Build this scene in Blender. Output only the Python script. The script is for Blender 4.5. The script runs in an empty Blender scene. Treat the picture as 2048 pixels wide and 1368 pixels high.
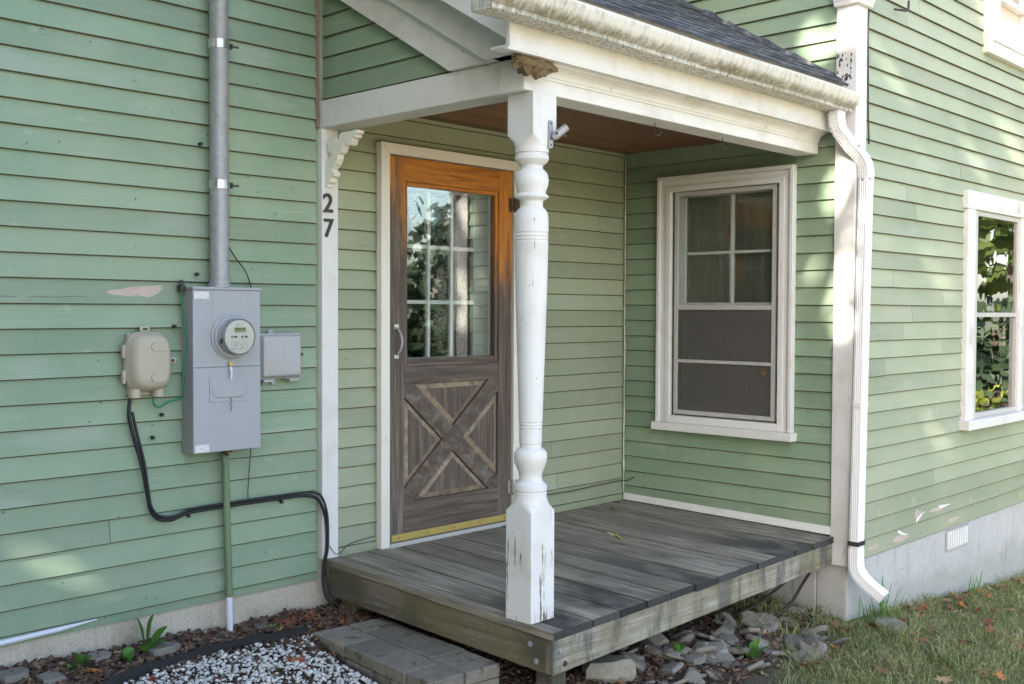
import bpy, math, random
import numpy as np
from mathutils import Vector, Matrix, Euler
from mathutils import noise as mnoise
random.seed(7)
RNG = np.random.default_rng(11)
R = math.radians
SC = bpy.context.scene
COL = SC.collection

# ------------------------------------------------------------------ camera
cam_d = bpy.data.cameras.new('camera'); cam = bpy.data.objects.new('camera', cam_d); COL.objects.link(cam)
cam_d.sensor_width = 36.0; cam_d.lens = 37.945; cam_d.clip_start = 0.05; cam_d.clip_end = 800
yaw, pit, rol = R(46.2858), R(-1.6264), R(0.231)
fw = Vector((math.sin(yaw)*math.cos(pit), math.cos(yaw)*math.cos(pit), math.sin(pit)))
rt = Vector((math.cos(yaw), -math.sin(yaw), 0)); upv = rt.cross(fw)
rt2 = rt*math.cos(rol)+upv*math.sin(rol); up2 = -rt*math.sin(rol)+upv*math.cos(rol)
mw = Matrix((rt2, up2, -fw)).transposed().to_4x4(); mw.translation = (-2.3006, -4.3828, 1.2406)
cam.matrix_world = mw
SC.camera = cam

# ------------------------------------------------------------------ sky, sun, exposure
SUN_D = Vector((0.84, 0.27, -0.47)).normalized()          # travel direction of the sunlight
world = bpy.data.worlds.new('World'); SC.world = world; world.use_nodes = True
wn = world.node_tree.nodes; sky = wn.new('ShaderNodeTexSky'); sky.sky_type = 'NISHITA'; sky.sun_disc = False
sky.sun_elevation = math.asin(-SUN_D.z); sky.sun_rotation = math.atan2(-SUN_D.x, -SUN_D.y) % (2*math.pi)
sky.air_density = 1.0; sky.dust_density = 2.0; sky.ozone_density = 1.0
world.node_tree.links.new(sky.outputs[0], wn['Background'].inputs[0]); wn['Background'].inputs[1].default_value = 0.135
sun_d = bpy.data.lights.new('sun', 'SUN'); sun = bpy.data.objects.new('sun', sun_d); COL.objects.link(sun)
sun_d.energy = 5.0; sun_d.angle = R(0.53); sun_d.color = (1.0, 0.93, 0.80)
sun.rotation_euler = SUN_D.to_track_quat('-Z', 'Y').to_euler(); sun.location = (-12, -6, 10)
SC.view_settings.view_transform = 'Standard'; SC.view_settings.look = 'None'
SC.view_settings.exposure = 2.32; SC.view_settings.gamma = 1.0; SC.view_settings.use_curve_mapping = False
SC.render.engine = 'CYCLES'
cy = SC.cycles
cy.max_bounces = 7; cy.diffuse_bounces = 4; cy.glossy_bounces = 4; cy.transmission_bounces = 6; cy.transparent_max_bounces = 16
cy.caustics_reflective = False; cy.caustics_refractive = False
cy.use_denoising = True
try: cy.denoiser = 'OPENIMAGEDENOISE'
except Exception: pass
try: cy.denoising_prefilter = 'NONE'
except Exception: pass

# ------------------------------------------------------------------ geometry helpers
class B:
    def __init__(s): s.v = []; s.f = []
    def add(s, vs, fs):
        k = len(s.v); s.v += [tuple(p) for p in vs]; s.f += [tuple(i+k for i in f) for f in fs]; return s
    def hexa(s, p):      # 8 points: bottom ring 0-3, top ring 4-7
        return s.add(p, [(3,2,1,0),(4,5,6,7),(0,1,5,4),(1,2,6,5),(2,3,7,6),(3,0,4,7)])
    def box(s, x0, x1, y0, y1, z0, z1):
        return s.hexa([(x0,y0,z0),(x1,y0,z0),(x1,y1,z0),(x0,y1,z0),(x0,y0,z1),(x1,y0,z1),(x1,y1,z1),(x0,y1,z1)])
    def loft(s, rings, cap=True):
        n = len(rings[0]); k = len(s.v)
        for r in rings: s.v += [tuple(p) for p in r]
        for i in range(len(rings)-1):
            for j in range(n):
                a = k+i*n+j; b = k+i*n+(j+1) % n
                s.f.append((a, b, b+n, a+n))
        if cap:
            s.f.append(tuple(k+j for j in reversed(range(n)))); m = k+(len(rings)-1)*n
            s.f.append(tuple(m+j for j in range(n)))
        return s
    def lathe(s, prof, cx, cy, n=32):       # prof: (radius, z)
        rings = [[(cx+r*math.cos(2*math.pi*j/n), cy+r*math.sin(2*math.pi*j/n), z) for j in range(n)] for r, z in prof]
        return s.loft(rings)
    def lathe_y(s, prof, cx, cz, n=32):     # prof: (radius, y), axis along y
        rings = [[(cx+r*math.cos(2*math.pi*j/n), y, cz+r*math.sin(2*math.pi*j/n)) for j in range(n)] for r, y in prof]
        return s.loft(rings)
    def tube(s, path, r, n=8):
        P = [Vector(p) for p in path]; rings = []; u = None
        for i, p in enumerate(P):
            t = (P[min(i+1, len(P)-1)]-P[max(i-1, 0)]).normalized()
            if u is None:
                u = t.orthogonal().normalized()
            else:
                u = (u - t*u.dot(t)); u = u.normalized() if u.length > 1e-6 else t.orthogonal().normalized()
            w = t.cross(u); rr = r[i] if isinstance(r, (list, tuple)) else r
            rings.append([p+(u*math.cos(2*math.pi*j/n)+w*math.sin(2*math.pi*j/n))*rr for j in range(n)])
        return s.loft(rings)

def smoothpath(pts, k=4):
    P = [Vector(p) for p in pts]; out = []
    for i in range(len(P)-1):
        p0 = P[max(i-1,0)]; p1 = P[i]; p2 = P[i+1]; p3 = P[min(i+2,len(P)-1)]
        for j in range(k):
            t = j/k
            out.append(0.5*((2*p1)+(-p0+p2)*t+(2*p0-5*p1+4*p2-p3)*t*t+(-p0+3*p1-3*p2+p3)*t**3))
    out.append(P[-1]); return out

def link(name, me, mat=None, parent=None, loc=None):
    o = bpy.data.objects.new(name, me); COL.objects.link(o)
    if me is not None and mat is not None and len(me.materials) == 0: me.materials.append(mat)
    if loc is not None: o.location = loc
    if parent is not None:
        o.parent = parent; o.matrix_parent_inverse = Matrix.Translation(-world_loc(parent))
    return o

def world_loc(o):
    v = Vector(o.location)
    return v if o.parent is None else v          # every parent is placed in world units (see link)

def mesh(name, b, smooth=False, angle=35):
    me = bpy.data.meshes.new(name); me.from_pydata(b.v, [], b.f)
    me.update()
    if smooth:
        me.polygons.foreach_set('use_smooth', [True]*len(me.polygons)); me.set_sharp_from_angle(angle=R(angle))
    return me

def fixn(me):
    import bmesh
    bm = bmesh.new(); bm.from_mesh(me); bmesh.ops.recalc_face_normals(bm, faces=bm.faces); bm.to_mesh(me); bm.free()

def obj(name, b, mat, parent=None, smooth=False, bevel=0, angle=35, recalc=True):
    me = mesh(name, b, False)
    if recalc: fixn(me)
    if smooth:
        me.polygons.foreach_set('use_smooth', [True]*len(me.polygons)); me.set_sharp_from_angle(angle=R(angle))
    o = link(name, me, mat, parent)
    if bevel:
        m = o.modifiers.new('edge', 'BEVEL'); m.width = bevel; m.segments = 2; m.limit_method = 'ANGLE'; m.angle_limit = R(40)
    return o

def bx(name, x0, x1, y0, y1, z0, z1, mat, parent=None, bevel=0):
    return obj(name, B().box(x0, x1, y0, y1, z0, z1), mat, parent, bevel=bevel)

def empty(name, loc, label, cat, group=None):
    o = bpy.data.objects.new(name, None); COL.objects.link(o); o.location = loc; o.empty_display_size = 0.1
    return tag(o, label, cat, group)

def tag(o, label=None, cat=None, group=None, kind=None):
    if label: o['label'] = label
    if cat: o['category'] = cat
    if group: o['group'] = group
    if kind: o['kind'] = kind
    return o

def clip(poly, n, c):      # keep points with n.p <= c (2D convex clip)
    out = []
    for i in range(len(poly)):
        a, b = poly[i], poly[(i+1) % len(poly)]
        da = n[0]*a[0]+n[1]*a[1]-c; db = n[0]*b[0]+n[1]*b[1]-c
        if da <= 0: out.append(a)
        if da*db < 0:
            t = da/(da-db); out.append((a[0]+(b[0]-a[0])*t, a[1]+(b[1]-a[1])*t))
    return out

def inset(poly, d):
    A = sum(poly[i][0]*poly[(i+1)%len(poly)][1]-poly[(i+1)%len(poly)][0]*poly[i][1] for i in range(len(poly)))
    if A < 0: poly = poly[::-1]
    n = len(poly); L = []
    for i in range(n):
        a, b = poly[i], poly[(i+1)%n]; dx, dy = b[0]-a[0], b[1]-a[1]; l = math.hypot(dx, dy)
        nx, ny = dy/l, -dx/l; L.append((nx, ny, nx*a[0]+ny*a[1]-d))
    out = []
    for i in range(n):
        a, b = L[i-1], L[i]; D = a[0]*b[1]-a[1]*b[0]
        out.append(((a[2]*b[1]-a[1]*b[2])/D, (a[0]*b[2]-a[2]*b[0])/D))
    return out

def prism_xz(b, poly, y0, y1): return b.loft([[(x, y0, z) for x, z in poly], [(x, y1, z) for x, z in poly]])
def prism_yz(b, poly, x0, x1): return b.loft([[(x0, y, z) for y, z in poly], [(x1, y, z) for y, z in poly]])
def prism_xy(b, poly, z0, z1): return b.loft([[(x, y, z0) for x, y in poly], [(x, y, z1) for x, y in poly]])

# ------------------------------------------------------------------ material helpers
def s2l(c): return tuple(((v/255)/12.92 if v/255 <= 0.04045 else ((v/255+0.055)/1.055)**2.4) for v in c)
class G:
    def __init__(s, name):
        s.m = bpy.data.materials.new(name); s.m.use_nodes = True; s.nt = s.m.node_tree
        s.bs = s.nt.nodes['Principled BSDF']; s.out = s.nt.nodes['Material Output']; s._co = None
    def n(s, t, ins=None, **pr):
        nd = s.nt.nodes.new(t)
        for k, v in pr.items(): setattr(nd, k, v)
        for k, v in (ins or {}).items(): s.set(nd.inputs[k], v)
        return nd
    def set(s, sock, v):
        if isinstance(v, bpy.types.NodeSocket): s.nt.links.new(v, sock)
        elif isinstance(v, (tuple, list)) and len(v) == 3 and sock.type == 'RGBA': sock.default_value = (*v, 1)
        else: sock.default_value = v
    def co(s):
        if s._co is None: s._co = s.n('ShaderNodeTexCoord').outputs['Object']
        return s._co
    def scl(s, k, add=None, co=None):
        o = s.n('ShaderNodeVectorMath', {0: co or s.co(), 1: k}, operation='MULTIPLY').outputs[0]
        if add is not None: o = s.n('ShaderNodeVectorMath', {0: o, 1: add}, operation='ADD').outputs[0]
        return o
    def noise(s, co, scale=1, detail=3, rough=0.55, dist=0):
        return s.n('ShaderNodeTexNoise', {'Vector': co, 'Scale': scale, 'Detail': detail, 'Roughness': rough, 'Distortion': dist}).outputs['Fac']
    def vor(s, co, scale, out='Distance', feat='F1'):
        return s.n('ShaderNodeTexVoronoi', {'Vector': co, 'Scale': scale}, feature=feat).outputs[out]
    def ss(s, v, a, b):      # smoothstep a->b
        return s.n('ShaderNodeMapRange', {0: v, 1: a, 2: b, 3: 0.0, 4: 1.0}, interpolation_type='SMOOTHSTEP').outputs[0]
    def ma(s, op, a, b=0.0, clamp=False):
        return s.n('ShaderNodeMath', {0: a, 1: b}, operation=op, use_clamp=clamp).outputs[0]
    def mix(s, f, a, b, mode='MIX'):
        nd = s.n('ShaderNodeMix', data_type='RGBA', blend_type=mode); s.set(nd.inputs[0], f); s.set(nd.inputs[6], a); s.set(nd.inputs[7], b)
        return nd.outputs[2]
    def ramp(s, f, stops):
        nd = s.n('ShaderNodeValToRGB', {0: f}); e = nd.color_ramp.elements
        while len(e) < len(stops): e.new(0.5)
        for el, (p, c) in zip(e, stops): el.position = p; el.color = (*c, 1)
        return nd.outputs[0]
    def xyz(s):
        return s.n('ShaderNodeSeparateXYZ', {0: s.co()}).outputs
    def rnd(s): return s.n('ShaderNodeObjectInfo').outputs['Random']
    def hsv(s, col, h=0.5, sa=1.0, v=1.0):
        return s.n('ShaderNodeHueSaturation', {'Hue': h, 'Saturation': sa, 'Value': v, 'Color': col}).outputs[0]
    def vary(s, col, amt, sat=0.0):
        r = s.rnd(); v = s.ma('ADD', s.ma('MULTIPLY', r, 2*amt), 1-amt)
        return s.hsv(col, 0.5, 1.0, v)
    def bump(s, h, strength=0.3, dist=0.005):
        s.set(s.bs.inputs['Normal'], s.n('ShaderNodeBump', {'Height': h, 'Strength': strength, 'Distance': dist}).outputs[0])
    def done(s, col, rough=0.6, metal=0.0, spec=None):
        s.set(s.bs.inputs['Base Color'], col); s.set(s.bs.inputs['Roughness'], rough); s.set(s.bs.inputs['Metallic'], metal)
        if spec is not None: s.bs.inputs['Specular IOR Level'].default_value = spec
        return s.m

def m_green(name, c1, c2, c3, chip):
    g = G(name); co = g.co()
    shift = g.n('ShaderNodeCombineXYZ', {0: g.ma('MULTIPLY', g.rnd(), 37.0), 1: g.ma('MULTIPLY', g.rnd(), 11.0), 2: 0.0}).outputs[0]
    cob = g.n('ShaderNodeVectorMath', {0: co, 1: shift}, operation='ADD').outputs[0]
    big = g.noise(co, 0.9, 4, 0.6)
    col = g.mix(g.ss(big, 0.40, 0.60), c1, c2)
    streak = g.noise(g.scl((1.6, 1.6, 34), co=cob), 1, 4, 0.65)
    col = g.mix(g.ma('MULTIPLY', g.ss(streak, 0.52, 0.75), 0.55), col, c3)
    col = g.vary(col, 0.12)
    fade = g.ss(g.noise(g.scl((1.5, 1.5, 5), co=cob), 1, 3, 0.6), 0.58, 0.72); col = g.mix(g.ma('MULTIPLY', fade, 0.30), col, (0.42, 0.44, 0.42))
    mold = g.ss(g.noise(g.scl((0.8, 0.8, 3.0), (3, 7, 1)), 1, 4, 0.7), 0.55, 0.74); col = g.mix(g.ma('MULTIPLY', mold, 0.30), col, (0.17, 0.19, 0.13))
    grain = g.noise(g.scl((9, 9, 230), co=cob), 1, 3, 0.6)
    col = g.mix(0.35, col, g.mix(grain, (0.75, 0.75, 0.75), (1.18, 1.18, 1.18)), 'MULTIPLY')
    scuff = g.ss(g.noise(cob, 9, 4, 0.6), 0.64, 0.80)
    col = g.mix(g.ma('MULTIPLY', scuff, 0.38), col, (0.52, 0.56, 0.47))
    dirt = g.ss(g.noise(g.scl((3, 3, 9), co=cob), 1, 5, 0.7), 0.60, 0.85)
    col = g.mix(g.ma('MULTIPLY', dirt, 0.35), col, (0.13, 0.15, 0.12))
    sp = g.vor(g.scl((1, 1, 1.2)), 16); gate = g.ss(g.noise(co, 5, 1), 0.48, 0.56)
    speck = g.ma('MULTIPLY', g.ma('LESS_THAN', sp, 0.075), gate)
    col = g.mix(g.ma('MULTIPLY', speck, 0.75), col, (0.035, 0.035, 0.03))
    crack = g.ss(g.noise(g.scl((5, 5, 150), co=cob), 1, 4, 0.75), 0.735-chip, 0.76-chip)
    col = g.mix(g.ma('MULTIPLY', crack, 0.8), col, (0.16, 0.14, 0.11))
    h = g.ma('SUBTRACT', g.ma('ADD', g.ma('MULTIPLY', grain, 0.5), g.ma('MULTIPLY', streak, 0.5)), g.ma('MULTIPLY', crack, 0.6))
    g.bump(h, 0.35, 0.003)
    return g.done(col, g.ma('ADD', g.ma('MULTIPLY', streak, 0.25), 0.48))

def m_white(name, base, wear, axis='z', dirt=0.3, low=0.0, wood=(0.20, 0.17, 0.14), dirtcol=(0.33, 0.27, 0.18)):
    g = G(name); co = g.co()
    k = {'z': (55, 55, 3.2), 'x': (3.2, 55, 55), 'y': (55, 3.2, 55)}[axis]
    k2 = {'z': (160, 160, 5), 'x': (5, 160, 160), 'y': (160, 5, 160)}[axis]
    fl = g.noise(g.scl(k), 1, 5, 0.72); fine = g.noise(g.scl(k2), 1, 2, 0.6)
    blot = g.noise(co, 5, 4, 0.6)
    col = g.mix(g.ma('MULTIPLY', g.ss(blot, 0.42, 0.75), dirt), base, dirtcol)
    col = g.mix(g.ma('MULTIPLY', fine, 0.22), col, (0.45, 0.43, 0.40))
    fl2 = g.ma('ADD', fl, g.ma('MULTIPLY', g.ss(g.xyz()[2], 0.75, 0.0), low))
    chip = g.ss(g.ma('ADD', fl2, g.ma('MULTIPLY', g.ma('SUBTRACT', blot, 0.5), 0.35)), 0.74-wear, 0.755-wear)
    col = g.mix(chip, col, g.mix(fine, wood, (0.06, 0.05, 0.04)))
    nail = g.ma('LESS_THAN', g.vor(co, 9), 0.05)
    col = g.mix(g.ma('MULTIPLY', nail, 0.45), col, (0.20, 0.10, 0.04))
    g.bump(g.ma('SUBTRACT', g.ma('MULTIPLY', fine, 0.5), g.ma('MULTIPLY', chip, 1.0)), 0.4, 0.003)
    return g.done(col, 0.55)

def m_plain(name, col, rough=0.5, metal=0.0, nscale=14, amt=0.25, bump=0.1, vary=0.0):
    g = G(name); nz = g.noise(g.co(), nscale, 4, 0.6)
    c = g.mix(nz, tuple(v*(1-amt) for v in col), tuple(min(1, v*(1+amt)) for v in col))
    if vary: c = g.vary(c, vary)
    g.bump(nz, bump, 0.003)
    return g.done(c, g.ma('ADD', g.ma('MULTIPLY', nz, 0.2), max(0.02, rough-0.1)), metal)

def m_door(name, k):
    g = G(name); co = g.co(); X, Y, Z = g.xyz()
    grain = g.noise(g.scl(k), 1, 5, 0.7, 0.6); fine = g.noise(g.scl(tuple(v*4 for v in k)), 1, 3, 0.7)
    w = g.ma('ADD', Z, g.ma('MULTIPLY', g.ma('SUBTRACT', X, 1.33), 0.52))
    w = g.ma('ADD', w, g.ma('MULTIPLY', g.ma('SUBTRACT', g.noise(g.scl(tuple(v*0.22 for v in k)), 1, 4, 0.7), 0.5), 1.1))
    w = g.ma('ADD', w, g.ma('MULTIPLY', g.ma('SUBTRACT', g.noise(g.scl(tuple(v*0.5+2 for v in k)), 1, 5, 0.75), 0.5), 1.2))
    fresh = g.ss(w, 1.66, 2.14)
    old = g.ramp(grain, [(0.30, (0.055, 0.040, 0.030)), (0.52, (0.115, 0.088, 0.068)), (0.74, (0.225, 0.182, 0.148))])
    new = g.ramp(grain, [(0.30, (0.20, 0.060, 0.008)), (0.52, (0.52, 0.185, 0.016)), (0.75, (0.64, 0.27, 0.035))])
    col = g.mix(fresh, old, new)
    bleach = g.ma('MULTIPLY', g.ss(g.noise(g.scl(tuple(v*0.35 for v in k)), 1, 4, 0.7), 0.55, 0.75), g.ss(Z, 0.9, 0.15))
    col = g.mix(g.ma('MULTIPLY', bleach, 0.55), col, (0.33, 0.32, 0.32))
    col = g.mix(0.4, col, g.mix(fine, (0.6, 0.6, 0.6), (1.35, 1.35, 1.35)), 'MULTIPLY')
    g.bump(g.ma('ADD', grain, g.ma('MULTIPLY', fine, 0.5)), 0.45, 0.003)
    return g.done(col, g.ma('ADD', g.ma('MULTIPLY', fresh, -0.30), 0.72))

def m_deck(name, k, tone=1.0, front=True, moss=0.4):
    g = G(name); co = g.co(); X, Y, Z = g.xyz()
    sh = g.n('ShaderNodeCombineXYZ', {0: g.ma('MULTIPLY', g.rnd(), 41.0), 1: g.ma('MULTIPLY', g.rnd(), 9.0), 2: 0.0}).outputs[0]
    cob = g.n('ShaderNodeVectorMath', {0: co, 1: sh}, operation='ADD').outputs[0]
    grain = g.noise(g.scl(k, co=cob), 1, 5, 0.72, 0.4); fine = g.noise(g.scl(tuple(v*3.5 for v in k), co=cob), 1, 3, 0.7)
    col = g.ramp(grain, [(0.28, (0.085*tone, 0.074*tone, 0.057*tone)), (0.50, (0.225*tone, 0.200*tone, 0.158*tone)), (0.72, (0.42*tone, 0.375*tone, 0.300*tone))])
    col = g.vary(col, 0.20)
    ms = g.ss(g.noise(cob, 2.4, 4, 0.6), 0.50, 0.70) if front else g.ss(g.noise(cob, 2.4, 4, 0.6), 0.30, 0.62)
    col = g.mix(g.ma('MULTIPLY', ms, moss), col, (0.150, 0.130, 0.062))
    blk = g.ss(g.noise(g.scl((2.2, 1.1, 2.2), co=cob), 1, 4, 0.65), 0.44, 0.60)
    if front:
        fr = g.ma('ADD', g.ma('MULTIPLY', g.ss(Y, -0.65, -1.40), 0.80), 0.22)
        blk = g.ma('MULTIPLY', blk, fr)
    else: blk = g.ma('MULTIPLY', blk, 0.65)
    col = g.mix(g.ma('MULTIPLY', blk, 0.85), col, (0.028, 0.028, 0.027))
    sp = g.ma('MULTIPLY', g.ma('LESS_THAN', g.vor(co, 38), 0.13), g.ss(g.noise(co, 6, 1), 0.5, 0.6))
    col = g.mix(g.ma('MULTIPLY', sp, 0.55), col, (0.42, 0.42, 0.40))
    col = g.mix(0.5, col, g.mix(fine, (0.55, 0.55, 0.55), (1.4, 1.4, 1.4)), 'MULTIPLY')
    g.bump(g.ma('ADD', grain, g.ma('MULTIPLY', fine, 0.6)), 0.6, 0.004)
    return g.done(col, 0.75)

def m_concrete(name, c1, c2, moss, streak=0.0):
    g = G(name); co = g.co(); X, Y, Z = g.xyz()
    a = g.noise(co, 3.2, 5, 0.65); f = g.noise(co, 120, 3, 0.6)
    col = g.mix(a, c1, c2); sp_ = g.ma('LESS_THAN', g.vor(co, 55), 0.17); col = g.mix(g.ma('MULTIPLY', sp_, 0.5), col, (0.10, 0.10, 0.09))
    col = g.mix(0.8, col, g.mix(f, (0.6, 0.6, 0.6), (1.4, 1.4, 1.4)), 'MULTIPLY')
    if streak:
        st = g.ss(g.noise(g.scl((26, 26, 1.6)), 1, 4, 0.7), 0.56, 0.72); col = g.mix(g.ma('MULTIPLY', st, streak), col, (0.16, 0.15, 0.14))
    low = g.ma('ADD', g.ma('MULTIPLY', g.ma('ADD', Z, g.ma('MULTIPLY', X, 0.035)), -1.0), g.ma('MULTIPLY', g.ma('SUBTRACT', g.noise(co, 6, 4, 0.7), 0.5), 0.35))
    col = g.mix(g.ma('MULTIPLY', g.ss(low, 0.16, 0.34), moss), col, (0.085, 0.10, 0.030))
    g.bump(g.ma('ADD', f, g.ma('MULTIPLY', a, 0.8)), 0.5, 0.004)
    return g.done(col, 0.85)

def m_glass(name, wavy=0.0, refl=1.0, tint=(0.95, 0.97, 0.96)):
    g = G(name); nt = g.nt
    tr = g.n('ShaderNodeBsdfTransparent', {0: tint}); gl = g.n('ShaderNodeBsdfGlossy', {'Color': (1, 1, 1), 'Roughness': 0.015})
    fr = g.n('ShaderNodeFresnel', {'IOR': 1.52})
    f = g.ma('MULTIPLY', fr.outputs[0], refl, True)
    if wavy:
        b = g.n('ShaderNodeBump', {'Height': g.noise(g.scl((5, 5, 4)), 1, 1), 'Strength': wavy, 'Distance': 0.02}).outputs[0]
        g.set(gl.inputs['Normal'], b)
    mx = g.n('ShaderNodeMixShader', {0: f, 1: tr.outputs[0], 2: gl.outputs[0]})
    g.nt.links.new(mx.outputs[0], g.out.inputs[0]); return g.m

def m_screen(name):
    g = G(name); co = g.co()
    tr = g.n('ShaderNodeBsdfTransparent', {0: (1, 1, 1)}); df = g.n('ShaderNodeBsdfDiffuse', {0: (0.125, 0.118, 0.112)})
    f = 0.64
    mx = g.n('ShaderNodeMixShader', {0: f, 1: tr.outputs[0], 2: df.outputs[0]}); g.nt.links.new(mx.outputs[0], g.out.inputs[0]); return g.m

def m_leaf(name, c1, c2, trans=0.35, vary=0.15):
    g = G(name); n = g.noise(g.co(), 18, 3)
    col = g.vary(g.mix(n, c1, c2), vary)
    g.done(col, 0.6)
    t = g.n('ShaderNodeBsdfTranslucent', {0: col}); mx = g.n('ShaderNodeMixShader', {0: trans, 1: g.bs.outputs[0], 2: t.outputs[0]})
    g.nt.links.new(mx.outputs[0], g.out.inputs[0]); return g.m

M = {}
M['green'] = m_green('green_paint', (0.264, 0.342, 0.230), (0.214, 0.305, 0.203), (0.320, 0.365, 0.282), 0.0)
M['green3'] = m_green('green_paint_porch_light', (0.320, 0.355, 0.235), (0.285, 0.325, 0.215), (0.355, 0.375, 0.275), -0.02)  # same green tinted olive to paint in the warm light under the porch
M['green2'] = m_green('green_paint_pale', (0.352, 0.383, 0.266), (0.300, 0.345, 0.233), (0.410, 0.425, 0.325), 0.02)  # paler green used on the wing wall
M['butt'] = m_plain('dirt_and_shadow_edge', (0.085, 0.078, 0.045), 0.9, 0, 25, 0.5, 0.2)  # dark tone mixes edge dirt with the painted shadow line under each board
M['white'] = m_white('white_trim_paint', (0.76, 0.755, 0.735), 0.035, 'z', 0.22)
M['whitex'] = m_white('white_trim_paint_long', (0.77, 0.76, 0.73), 0.035, 'x', 0.3)
M['whitey'] = m_white('white_beam_paint', (0.66, 0.65, 0.62), 0.02, 'y', 0.30)
M['column'] = m_white('column_paint', (0.74, 0.735, 0.72), 0.03, 'z', 0.25, 0.13)
M['corner'] = m_white('corner_board_paint', (0.70, 0.69, 0.68), 0.06, 'z', 0.35)
M['casing'] = m_white('door_casing_paint', (0.81, 0.78, 0.69), 0.0, 'z', 0.12)
M['doorv'] = m_door('door_wood_upright', (42, 42, 2.4)); M['doorh'] = m_door('door_wood_cross', (2.4, 42, 42))
M['doord'] = m_door('door_wood_brace', (14, 42, 16))
def m_light():
    g = G('door_wood_worn_edge'); n = g.noise(g.scl((20, 20, 20)), 1, 4, 0.7)
    return g.done(g.ramp(n, [(0.3, (0.14, 0.10, 0.07)), (0.6, (0.33, 0.25, 0.175)), (0.8, (0.46, 0.37, 0.27))]), 0.7)
M['lightwood'] = m_light()
M['deck'] = m_deck('deck_wood', (46, 1.6, 46)); M['rimy'] = m_deck('rim_wood_mossy', (40, 1.6, 40), 0.80, False, 0.8)
M['endgrain'] = m_plain('wet_end_grain_gap_shade', (0.040, 0.038, 0.036), 0.85, 0, 60, 0.6, 0.5, 0.5)  # end grain and mildewed sides, blackened to paint the shade between boards
M['post'] = m_deck('post_wood', (40, 40, 2.0), 0.7, False, 0.8)
def m_rimfront():
    g = G('rim_wood_bleached'); co = g.co()
    grain = g.noise(g.scl((1.8, 46, 46)), 1, 5, 0.72, 0.4)
    col = g.ramp(grain, [(0.28, (0.14, 0.125, 0.09)), (0.5, (0.285, 0.262, 0.205)), (0.75, (0.45, 0.425, 0.36))])
    st = g.ss(g.noise(g.scl((6, 6, 1.6)), 1, 5, 0.7), 0.46, 0.62); col = g.mix(g.ma('MULTIPLY', st, 0.72), col, (0.055, 0.058, 0.06))
    yl = g.ss(g.noise(co, 4, 4, 0.65), 0.46, 0.64); col = g.mix(g.ma('MULTIPLY', yl, 0.5), col, (0.19, 0.165, 0.08))
    g.bump(grain, 0.6, 0.004); return g.done(col, 0.8)
M['rimx'] = m_rimfront()
M['ceil'] = m_plain('ceiling_wood', (0.155, 0.070, 0.036), 0.45, 0, 9, 0.45, 0.2, 0.25)
M['conc'] = m_concrete('foundation_concrete', (0.58, 0.52, 0.43), (0.40, 0.355, 0.295), 0.8, 0.25)
M['conc2'] = m_concrete('foundation_whitewashed', (0.58, 0.58, 0.57), (0.40, 0.40, 0.39), 0.25, 0.45)
M['galv'] = m_plain('galvanised_steel', (0.36, 0.37, 0.39), 0.55, 0.45, 34, 0.38, 0.3)
def m_panel():
    g = G('grey_enamel'); co = g.co(); st = g.ss(g.noise(g.scl((38, 38, 1.4)), 1, 4, 0.7), 0.58, 0.76); bl = g.noise(co, 5, 4, 0.6)
    col = g.mix(bl, (0.335, 0.355, 0.385), (0.375, 0.39, 0.41)); col = g.mix(g.ma('MULTIPLY', st, 0.22), col, (0.27, 0.24, 0.19))
    sp = g.ma('MULTIPLY', g.ma('LESS_THAN', g.vor(co, 28), 0.06), g.ss(g.noise(co, 9, 1), 0.5, 0.6)); col = g.mix(g.ma('MULTIPLY', sp, 0.6), col, (0.14, 0.09, 0.05))
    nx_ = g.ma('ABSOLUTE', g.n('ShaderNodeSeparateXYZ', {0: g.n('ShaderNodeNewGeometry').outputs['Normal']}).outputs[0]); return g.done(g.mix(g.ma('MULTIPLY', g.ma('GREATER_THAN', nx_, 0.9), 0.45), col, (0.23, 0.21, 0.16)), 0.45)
M['panel'] = m_panel()
M['panelside'] = M['panel']
M['beige'] = m_plain('beige_plastic', (0.43, 0.385, 0.30), 0.5, 0, 8, 0.08, 0.05)
M['greyp'] = m_plain('grey_plastic', (0.40, 0.395, 0.40), 0.5, 0, 8, 0.05, 0.04)
M['black'] = m_plain('black_rubber', (0.016, 0.016, 0.018), 0.5, 0, 30, 0.3, 0.1)
M['gwire'] = m_plain('green_wire', (0.01, 0.20, 0.115), 0.4, 0, 30, 0.2, 0.05)
M['gpipe'] = m_plain('green_painted_pipe', (0.155, 0.215, 0.125), 0.6, 0, 22, 0.18, 0.15)
M['pvc'] = m_plain('white_pvc', (0.66, 0.68, 0.74), 0.4, 0, 12, 0.08, 0.05)
M['alu'] = m_plain('white_aluminium', (0.76, 0.76, 0.77), 0.38, 0.0, 7, 0.07, 0.04)
M['stormalu'] = m_plain('storm_frame_aluminium', (0.52, 0.50, 0.47), 0.45, 0.15, 18, 0.16, 0.1)
M['steel'] = m_plain('bright_steel', (0.62, 0.62, 0.62), 0.3, 0.9, 40, 0.2, 0.1)
M['iron'] = m_plain('dark_iron', (0.055, 0.052, 0.048), 0.55, 0.3, 40, 0.35, 0.2)
M['rust'] = m_plain('rusty_steel', (0.10, 0.055, 0.03), 0.7, 0.3, 50, 0.5, 0.3)
M['brass'] = m_plain('gold_anodised_strip', (0.56, 0.42, 0.13), 0.4, 0.35, 20, 0.12, 0.08)
M['glass'] = m_glass('window_glass', 0.12, 1.0); M['dglass'] = m_glass('door_glass', 0.06, 0.95, (0.5, 0.52, 0.51))
M['fglass'] = m_glass('front_window_glass', 0.045, 2.6, (0.7, 0.72, 0.72)); M['sglass'] = m_glass('storm_glass', 0.0, 0.35)
M['mglass'] = m_glass('meter_glass', 0.0, 0.8)
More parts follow.
